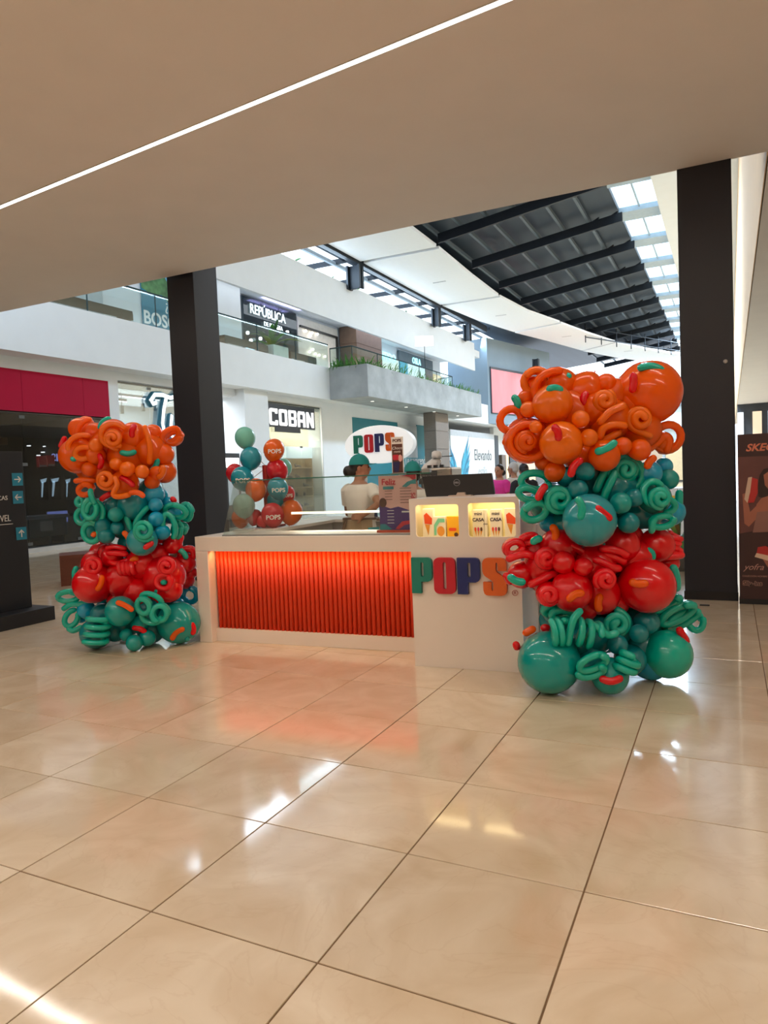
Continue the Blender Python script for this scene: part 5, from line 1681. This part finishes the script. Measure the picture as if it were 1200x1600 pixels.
for q in range(4):
    MB().box(0, 1.7, q * .15, q * .15 + .146, .40, .45).build('top_board', M_REDW, be)
MB().box(0, .02, 0, .6, 0, .4).build('end_board', M_REDW, be)

# ================================================================ NEAR RIGHT: POSTER STAND, VENT, PLANT
PY = 6.19
ps = thing('poster_stand', 'dark red shoe advertising stand at the right edge', 'poster', (2.482, PY, 0))
PW = 1.0
MB().box(0, PW, 0, .12, .05, 1.69).build('panel', mat('dark_maroon_print', '#3a2122', .45, var=.1, scale=2), ps)
MB().box(-.005, PW + .005, -.01, .13, 0, .05).build('plinth', M_BLK, ps)


def pq(px, py):
    v = ony(px, py, PY)
    return (v.x - 2.482, v.z)


M_PBROWN = mat('umber_photo_print', '#653c38', .5, var=.12, scale=3)
a = [pq(1155, 714), pq(1155, 834)]
outline('photo_area', [[(0.0, a[0][1]), (PW, a[0][1] - .01), (PW, a[1][1] + .16), (.3, a[1][1] + .06), (0.0, a[1][1])]], .002, M_PBROWN, ps, (0, -.001, 0), (1, 0, 0))
tp = pq(1165, 705)
text('brand_lettering', 'SKECHERS', .098, mat('coral_print', '#d77a5c', .5), ps, (tp[0], -.002, tp[1]), (1, 0, 0), extrude=.001, align='LEFT', bold=.003, shear=.3, xscale=1.05)
M_SKIN_P = mat('tan_skin_print', '#a4644f', .5)
M_HAIR_P = mat('dark_hair_print', '#2f1a18', .5)
outline('figure_hair', [[pq(1187, 742), pq(1193, 733), pq(1204, 730), pq(1214, 738), pq(1216, 775), pq(1205, 782), pq(1185, 776), pq(1184, 758)]], .002, M_HAIR_P, ps, (0, -.003, 0), (1, 0, 0))
outline('figure_face', [[pq(1193, 742), pq(1200, 737), pq(1208, 742), pq(1208, 758), pq(1202, 766), pq(1195, 758)]], .002, M_SKIN_P, ps, (0, -.005, 0), (1, 0, 0))
outline('figure_shoulders', [[pq(1182, 788), pq(1190, 778), pq(1200, 775), pq(1225, 780), pq(1226, 828), pq(1180, 828)]], .002, M_SKIN_P, ps, (0, -.004, 0), (1, 0, 0))
outline('figure_top', [[pq(1183, 800), pq(1226, 796), pq(1226, 830), pq(1176, 832)]], .002, mat('dusty_top_print', '#8c6258', .5), ps, (0, -.006, 0), (1, 0, 0))
outline('figure_arm', [[pq(1160, 772), pq(1166, 770), pq(1172, 800), pq(1182, 790), pq(1186, 806), pq(1170, 823), pq(1163, 818)]], .002, M_SKIN_P, ps, (0, -.005, 0), (1, 0, 0))
M_SHOE_P = mat('red_shoe_print', '#b52a26', .5)
M_SOLE_P = mat('cream_sole_print', '#d8b9a0', .5)
outline('shoe_sole', [[pq(1169, 746), pq(1175, 745), pq(1172, 770), pq(1168, 786), pq(1163, 780), pq(1166, 762)]], .002, M_SOLE_P, ps, (0, -.007, 0), (1, 0, 0))
outline('shoe_upper', [[pq(1175, 746), pq(1184, 749), pq(1184, 770), pq(1178, 785), pq(1168, 786), pq(1172, 768)]], .002, M_SHOE_P, ps, (0, -.007, 0), (1, 0, 0))
outline('second_shoe_upper', [[pq(1184, 855), pq(1196, 853), pq(1215, 862), pq(1215, 872), pq(1182, 866)]], .002, M_SHOE_P, ps, (0, -.003, 0), (1, 0, 0))
outline('second_shoe_sole', [[pq(1182, 864), pq(1215, 871), pq(1215, 878), pq(1200, 876), pq(1179, 870)]], .002, M_SOLE_P, ps, (0, -.004, 0), (1, 0, 0))
outline('lower_leg', [[pq(1192, 874), pq(1206, 877), pq(1222, 900), pq(1222, 915), pq(1205, 895)]], .002, M_SKIN_P, ps, (0, -.003, 0), (1, 0, 0))
tp = pq(1162, 890)
text('signature', 'yofra', .085, mat('rose_signature', '#b98a7e', .5), ps, (tp[0], -.002, tp[1]), (1, 0, 0), extrude=.001, align='LEFT', shear=.4)
tp = pq(1160, 901)
text('small_lettering', 'COLECCIÓN HOMBRE', .022, mat('rose_signature', '#b98a7e', .5), ps, (tp[0], -.002, tp[1]), (1, 0, 0), extrude=.001, align='LEFT')
tp = pq(1161, 914)
o = text('lettering_outline', 'Slip-ins', .06, mat('rose_signature', '#b98a7e', .5), ps, (tp[0], -.002, tp[1]), (1, 0, 0), extrude=.001, align='LEFT', bold=.005)
o = text('lettering', 'Slip-ins', .06, mat('black_knob', '#222222', .4), ps, (tp[0], -.005, tp[1]), (1, 0, 0), extrude=.001, align='LEFT', bold=.0008)
p = onz(1101, 946, 0)
fv = thing('floor_vent', 'small black floor socket beside the right column', 'floor vent', (p.x, p.y, 0))
MB().box(-.045, .045, -.03, .03, 0, .006).build('frame', M_BLK, fv)
for q in range(3):
    MB().box(-.035, .035, -.02 + q * .015, -.012 + q * .015, .006, .009).build('slot', M_CLIP, fv)
pr_ = thing('potted_bromeliad', 'spiky green and brown plant between balloon tower and right column', 'plant', (1.78, 8.6, 0))
MB().lathe([(.2, 0), (.27, .4), (.25, .4), (.2, .36)], 20).build('pot', mat('grey_pot', '#6d6a68', .7), pr_, True)
rnd = random.Random(9)
for k_ in range(26):
    a = rnd.uniform(0, 2 * PI)
    e = rnd.uniform(.5, 1.4)
    mb = MB()
    frond(mb, (0, 0, .36), (math.cos(a) * math.cos(e), math.sin(a) * math.cos(e), math.sin(e)), rnd.uniform(.4, .75), .06, rnd.uniform(.4, 1.8))
    mb.build('leaf', (M_LEAF[0], M_LEAF[1], mat('dry_leaf', '#8a6a3e', .6, trans=.2), M_LEAF[2])[k_ % 4], pr_)
yk = thing('yellow_kiosk', 'white counter with yellow band glimpsed beside the right column', 'counter', (1.0, 13.5, 0))
MB().box(-.9, .9, 0, .8, 0, .95).build('body', mat('white_counter', '#e9e9e6', .5), yk)
MB().box(-.92, .92, -.02, 0, .62, .80).build('band', mat('yellow_band', '#e8b92c', .5), yk)

# ---- shop fronts along the far bend of the atrium
fe = thing('bend_shop_row', 'shop windows along the pale wall at the far bend', 'storefront', (-9.2, 50.7, 0))
o_ = Vector((-9.2, 50.7, 0))
pl_ = [Vector((-9.1, 50.95, 0)), Vector((-4.15, 59.4, 0)), Vector((2.6, 64.2, 0))]
cols_ = ('#5d6a74', '#d9c7a6', '#2d353d', '#b9c9d4', '#7c6a58', '#e6d2ae')
q_ = 0
for a_, b2 in zip(pl_[:-1], pl_[1:]):
    d_ = (b2 - a_).normalized()
    n_ = Vector((d_.y, -d_.x, 0))
    L_ = (b2 - a_).length
    for k_ in range(4):
        c_ = cols_[q_ % 6]
        MB().obox(a_ - o_ + d_ * (L_ * k_ / 4 + .15) + n_ * .02, d_ * (L_ / 4 - .3), n_ * .06, (0, 0, 3.3)).build('bay', mat('bend_bay_%d' % (q_ % 6), c_, .4, emit=(1, .88, .7) if q_ % 3 == 1 else None, emit_s=.5 if q_ % 3 == 1 else 0), fe)
        MB().obox(a_ - o_ + d_ * (L_ * k_ / 4 + .15) + n_ * .02, d_ * (L_ / 4 - .3), n_ * .1, (0, 0, .12)).build('sill', M_CLIP, fe)
        q_ += 1
    MB().obox(a_ - o_ + n_ * .02 + Vector((0, 0, 4.43)), d_ * L_, n_ * .25, (0, 0, 1.2)).build('slab_band', M_WHITE, fe)
    MB().obox(a_ - o_ + n_ * .02 + Vector((0, 0, 6.2)), d_ * L_, n_ * .05, (0, 0, 1.3)).build('upper_window_band', mat('bend_upper_glass', '#8fa6b4', .3), fe)

# ================================================================ PEOPLE
M_SKIN = mat('brown_skin', '#a9745a', .5, var=.04, sss=.1)
M_SKIN2 = mat('tan_skin', '#b98468', .5, var=.04, sss=.1)
M_HAIRK = mat('black_hair', '#15100f', .45, var=.2, aniso_scale=(30, 30, 3))
M_HAIRW = mat('white_hair', '#c9c6c2', .6, var=.1, aniso_scale=(30, 30, 3))
M_SHIRTW = mat('white_cotton', '#ece4dc', .8, var=.03, bump=.1, scale=10)
M_SHIRTP = mat('hot_pink_cotton', '#e83a9c', .8, var=.05)
M_SHIRTK = mat('black_cotton', '#26262b', .8, var=.08)
M_KHAKI = mat('khaki_cloth', '#9c8264', .8, var=.05)
M_JEAN = mat('dark_denim', '#2f3a4c', .8, var=.08)
M_CAP = mat('teal_cap_cloth', '#0e8585', .7, var=.04)
M_TOWEL = mat('teal_towel', '#2f97a2', .8)
M_SHOEK = mat('black_shoe', '#1c1c1e', .5)


def solid(mb, name, m, parent, voxel=.008, smooth=4):
    """fuses overlapping closed shapes into one continuous skin"""
    me = mb.mesh(name)
    o = bpy.data.objects.new(name, me)
    COL.objects.link(o)
    r = o.modifiers.new('fuse', 'REMESH')
    r.mode = 'VOXEL'
    r.voxel_size = voxel
    s = o.modifiers.new('soft', 'SMOOTH')
    s.iterations = smooth
    s.factor = .5
    dg = bpy.context.evaluated_depsgraph_get()
    me2 = bpy.data.meshes.new_from_object(o.evaluated_get(dg))
    bpy.data.objects.remove(o, do_unlink=True)
    for p in me2.polygons:
        p.use_smooth = True
    me2.materials.clear()
    return link(name, me2, m, parent)


def rings(mb, rs, seg=20):
    """stack of elliptical cross sections: (z, rx, ry, xoff, yoff)"""
    vs, fs = [], []
    for z, rx, ry, xo, yo in rs:
        for k in range(seg):
            a = 2 * PI * k / seg
            vs.append((xo + rx * math.cos(a), yo + ry * math.sin(a), z))
    n = len(rs)
    for i in range(n - 1):
        for k in range(seg):
            k2 = (k + 1) % seg
            fs.append((i * seg + k, i * seg + k2, (i + 1) * seg + k2, (i + 1) * seg + k))
    fs.append(tuple(range(seg - 1, -1, -1)))
    fs.append(tuple((n - 1) * seg + k for k in range(seg)))
    return mb.add(vs, fs)


def lerp_chain(pts, n=4):
    out = []
    for a, b_ in zip(pts[:-1], pts[1:]):
        for k in range(n):
            t = k / n
            out.append((Vector(a[:3]).lerp(Vector(b_[:3]), t), a[3] + (b_[3] - a[3]) * t))
    out.append((Vector(pts[-1][:3]), pts[-1][3]))
    return out


def limb(mb, pts, seg=12):
    c = lerp_chain(pts)
    return mb.tube([p for p, _ in c], [r for _, r in c], seg)


TORSO = [(.80, .150, .115, 0, -.005), (.88, .168, .122, 0, -.005), (.96, .155, .112, 0, 0), (1.05, .132, .100, 0, 0), (1.15, .148, .108, 0, .005), (1.25, .165, .112, 0, .005), (1.33, .165, .098, 0, 0), (1.385, .115, .075, 0, -.005), (1.42, .056, .058, 0, -.002), (1.49, .048, .052, 0, .01)]


def hand(mb, wr, d, nrm, curl=.5, side=1):
    """palm, four fingers of unequal length and a thumb from the side of the palm"""
    d, nrm = Vector(d).normalized(), Vector(nrm).normalized()
    s = d.cross(nrm).normalized() * side
    wr = Vector(wr)
    pc = wr + d * .045
    mb.cbox(pc, s * .072, d * .085, nrm * .026)
    for k, L in enumerate((.068, .078, .072, .056)):
        b0 = wr + d * .085 + s * (-.027 + k * .018)
        p1 = b0 + d * (L * .45) - nrm * (curl * .012)
        p2 = p1 + d * (L * .32) - nrm * (curl * .03)
        p3 = p2 + d * (L * .18) - nrm * (curl * .03)
        mb.tube([b0 - d * .015, b0, p1, p2, p3], [.0095, .0095, .009, .0082, .006], 8)
    t0 = wr + d * .02 - s * .03
    t1 = t0 - s * .03 + d * .025
    t2 = t1 - s * .008 + d * .03 - nrm * .008
    mb.tube([t0, t1, t2], [.012, .0105, .008], 8)


def person(label, loc, facing, H, arms, shirt, trousers, hair, skin=M_SKIN, head_turn=0.0, lean=0.0, hair_style='bun', cap=False, extra=None):
    t = thing('person', label, 'person', loc, facing)
    s = H / 1.66
    t.scale = (s, s, s)
    b_ = MB()
    rings(b_, TORSO)
    hm = Matrix.Rotation(head_turn, 4, 'Z')
    hc = Vector((0, .015, 1.55))

    def hp(x, y, z):
        return hc + hm @ Vector((x, y, z))
    hx, hy = (hm @ Vector((1, 0, 0))), (hm @ Vector((0, 1, 0)))
    prof = [(max(.02, math.sin(PI * i / 10)), -math.cos(PI * i / 10)) for i in range(11)]
    b_.lathe(prof, 18, hp(0, 0, .015), hx * .076, hy * .095, Vector((0, 0, .10)))      # skull
    b_.lathe(prof, 16, hp(0, .022, -.045), hx * .058, hy * .07, Vector((0, 0, .07)))   # jaw
    b_.tube([hp(0, .085, .02), hp(0, .108, -.012), hp(0, .098, -.03)], [.008, .014, .012], 8)   # nose
    b_.tube([hp(-.02, .088, -.052), hp(0, .095, -.052), hp(.02, .088, -.052)], .008, 6)         # mouth
    for sx_ in (-1, 1):
        b_.lathe(prof, 10, hp(sx_ * .076, -.005, -.005), hx * .012, hy * .02, Vector((0, 0, .03)))   # ear
        b_.lathe(prof, 8, hp(sx_ * .03, .08, .012), hx * .014, hy * .01, Vector((0, 0, .008)))       # brow and lid
        limb(b_, [(sx_ * .085, 0, .86, .085), (sx_ * .09, .01, .48, .056), (sx_ * .09, -.012, .28, .05), (sx_ * .09, -.02, .08, .036)])
        limb(b_, [(sx_ * .09, -.04, .04, .034), (sx_ * .095, .10, .03, .038), (sx_ * .095, .17, .024, .024)])
    for side, key in ((-1, 'L'), (1, 'R')):
        el, wr, hd_, hn = arms[key]
        limb(b_, [(side * .13, 0, 1.345, .05), (side * .175, 0, 1.325, .05), el + (.038,), wr + (.026,)])
        hand(b_, wr, hd_, hn, .6, side)
    solid(b_, 'body', skin, t, .0075, 3)
    # shirt with short sleeves
    c_ = MB()
    rings(c_, [(z, rx + .016, ry + .016, xo, yo) for z, rx, ry, xo, yo in TORSO if .85 < z < 1.4])
    for side, key in ((-1, 'L'), (1, 'R')):
        sh_, el = Vector((side * .175, 0, 1.325)), Vector(arms[key][0])
        m1 = sh_.lerp(el, .62)
        limb(c_, [(side * .12, 0, 1.345, .062), tuple(sh_) + (.066,), tuple(m1) + (.062,)])
    solid(c_, 'shirt', shirt, t, .009, 3)
    k_ = MB()
    rings(k_, [(.76, .16, .125, 0, -.005), (.82, .168, .132, 0, -.005), (.90, .176, .132, 0, -.004), (.955, .166, .122, 0, 0)])
    for sx_ in (-1, 1):
        limb(k_, [(sx_ * .085, 0, .84, .095), (sx_ * .09, .01, .48, .070), (sx_ * .09, -.015, .1, .056)])
    solid(k_, 'trousers', trousers, t, .011, 3)
    f_ = MB()
    for sx_ in (-1, 1):
        limb(f_, [(sx_ * .09, -.045, .045, .045), (sx_ * .095, .10, .04, .048), (sx_ * .095, .18, .034, .032)])
    solid(f_, 'shoes', M_SHOEK, t, .01, 2)
    # eyes
    e_ = MB()
    for sx_ in (-1, 1):
        e_.sphere(hp(sx_ * .03, .088, .006), .008, seg=8, rings=6)
    e_.build('eyes', mat('dark_eye', '#20150f', .2), t, True)
    # hair
    h_ = MB()
    h_.lathe(prof, 18, hp(0, -.014, .032), hx * .083, hy * .094, Vector((0, 0, .098)))
    if hair_style == 'bun':
        h_.lathe(prof, 14, hp(0, -.125, -.03), hx * .058, hy * .05, Vector((0, 0, .06)))
        h_.lathe(prof, 12, hp(0, -.07, -.03), hx * .06, hy * .05, Vector((0, 0, .06)))
    elif hair_style == 'long':
        h_.tube([hp(0, -.06, .02), hp(0, -.085, -.08), hp(0, -.07, -.2), hp(.01, -.06, -.28)], [.07, .07, .055, .02], 12)
    else:
        h_.lathe(prof, 14, hp(0, -.05, -.02), hx * .072, hy * .055, Vector((0, 0, .06)))
    ho = solid(h_, 'hair', hair, t, .009, 3)
    # keep the face clear of hair
    if cap:
        cp = MB()
        vs, fs = [], []
        n, seg = 7, 20
        for i in range(n):
            a = (PI / 2) * i / (n - 1)
            for k2 in range(seg):
                q = 2 * PI * k2 / seg
                vs.append(hp(.094 * math.cos(a) * math.cos(q) + 0, .108 * math.cos(a) * math.sin(q) - .004, .035 + .112 * math.sin(a)))
        for i in range(n - 1):
            for k2 in range(seg):
                k3 = (k2 + 1) % seg
                fs.append((i * seg + k2, i * seg + k3, (i + 1) * seg + k3, (i + 1) * seg + k2))
        cp.add(vs, fs)
        co = cp.build('cap', M_CAP, t, True)
        br = MB()
        pts = [(.085 * math.cos(a), .085 + .085 * math.sin(a)) for a in [PI * i / 10 for i in range(11)]]
        pts2 = [(x, y) for x, y in pts]
        top = [hp(x, y * 1.0, .045 - .12 * x * x / .01 * .1) for x, y in pts2]
        bot = [p - Vector((0, 0, .006)) for p in top]
        br.add(top + bot, [tuple(range(11)), tuple(range(21, 10, -1))] + [(i, i + 1, 12 + i, 11 + i) for i in range(10)] + [(10, 0, 11, 21)])
        br.build('brim', M_CAP, co)
        MB().sphere(hp(0, -.004, .148), .008, seg=8, rings=6).build('button', M_CAP, co, True)
    if extra:
        extra(t)
    return t


DOWN = {'L': ((-.23, -.02, 1.06), (-.24, .06, .84), (0, .15, -1), (1, 0, 0)), 'R': ((.23, -.02, 1.06), (.24, .06, .84), (0, .15, -1), (-1, 0, 0))}


def apron(t):
    a = MB()
    pts = []
    for i in range(9):
        an = math.radians(200 + 140 * i / 8)
        pts.append((.205 * math.cos(an), .165 * math.sin(an)))
    vs = [(x, y, 1.03) for x, y in pts] + [(x * 1.06, y * 1.08, .42) for x, y in pts] + [(x * .95, y * .95, 1.03) for x, y in pts] + [(x, y, .42) for x, y in pts]
    fs = [(i, i + 1, 10 + i, 9 + i) for i in range(8)] + [(18 + i, 27 + i, 28 + i, 19 + i) for i in range(8)] + [(i, 18 + i, 19 + i, i + 1) for i in range(8)] + [(9 + i, 10 + i, 28 + i, 27 + i) for i in range(8)]
    a.add(vs, fs)
    a.build('apron', M_KHAKI, t)
    MB().tube([(.185, 0, 1.035), (.12, -.135, 1.04), (0, -.15, 1.045), (-.12, -.135, 1.04), (-.185, 0, 1.035), (-.12, .14, 1.03), (.12, .14, 1.03), (.185, 0, 1.035)], .012, 6).build('apron_tie', mat('brown_strap', '#5f4634', .6), t)
    for q in (-.075, -.055):
        MB().tube([(q, -.155, 1.04), (q - .03, -.19, .92), (q - .02, -.195, .8)], .006, 5).build('apron_string', mat('brown_strap', '#5f4634', .6), t)
    MB().add([(.17, -.10, .95), (.20, 0.02, .95), (.225, .03, .62), (.19, -.14, .62), (.185, -.10, .95), (.215, 0.02, .95), (.24, .03, .62), (.205, -.14, .62)],
             [(0, 1, 2, 3), (4, 5, 6, 7), (0, 1, 5, 4), (1, 2, 6, 5), (2, 3, 7, 6), (3, 0, 4, 7)]).build('towel', M_TOWEL, t)


e1 = ony(565, 830, 4.55)
person('kiosk worker in teal cap and white shirt, hand on her lower back', (e1.x, 4.55, 0), math.radians(-12), 1.62,
       {'R': ((.34, -.13, 1.19), (.17, -.185, 1.075), (-1, -.15, -.1), (0, -1, 0)), 'L': ((-.22, .06, 1.08), (-.13, .26, 1.02), (.4, 1, 0), (0, 0, 1))},
       M_SHIRTW, M_KHAKI, M_HAIRK, M_SKIN, math.radians(-52), 0, 'bun', True, apron)
e2 = ony(645, 735, 4.8)
person('second kiosk worker in teal cap, mostly hidden behind the monitor', (e2.x, 4.8, 0), math.radians(25), 1.53,
       {'R': ((.21, .08, 1.08), (.14, .27, 1.04), (-.2, 1, 0), (0, 0, 1)), 'L': ((-.21, .08, 1.08), (-.14, .27, 1.04), (.2, 1, 0), (0, 0, 1))},
       M_SHIRTW, M_KHAKI, M_HAIRK, M_SKIN, math.radians(12), 0, 'short', True)
p1_ = ony(781, 745, 9.9)
person('woman in a hot pink shirt standing beyond the kiosk', (p1_.x, 9.9, 0), math.radians(150), 1.53, DOWN, M_SHIRTP, M_JEAN, M_HAIRK, M_SKIN2, math.radians(15), 0, 'bun')
p2_ = ony(803, 745, 10.3)
person('person with white hair and white shirt beyond the kiosk', (p2_.x, 10.3, 0), math.radians(75), 1.56, DOWN, M_SHIRTW, M_JEAN, M_HAIRW, M_SKIN2, 0, 0, 'short')


def back_print(t):
    text('shirt_print', 'staff', .07, mat('pale_grey_print', '#b9c4cc', .4), t, (0, -.135, 1.2), (1, 0, 0), extrude=.004, shear=.3)


p3_ = ony(819, 748, 9.2)
person('person with long black hair and black shirt seen from behind', (p3_.x, 9.2, 0), math.radians(35), 1.52, DOWN, M_SHIRTK, M_JEAN, M_HAIRK, M_SKIN2, 0, 0, 'long', False, back_print)
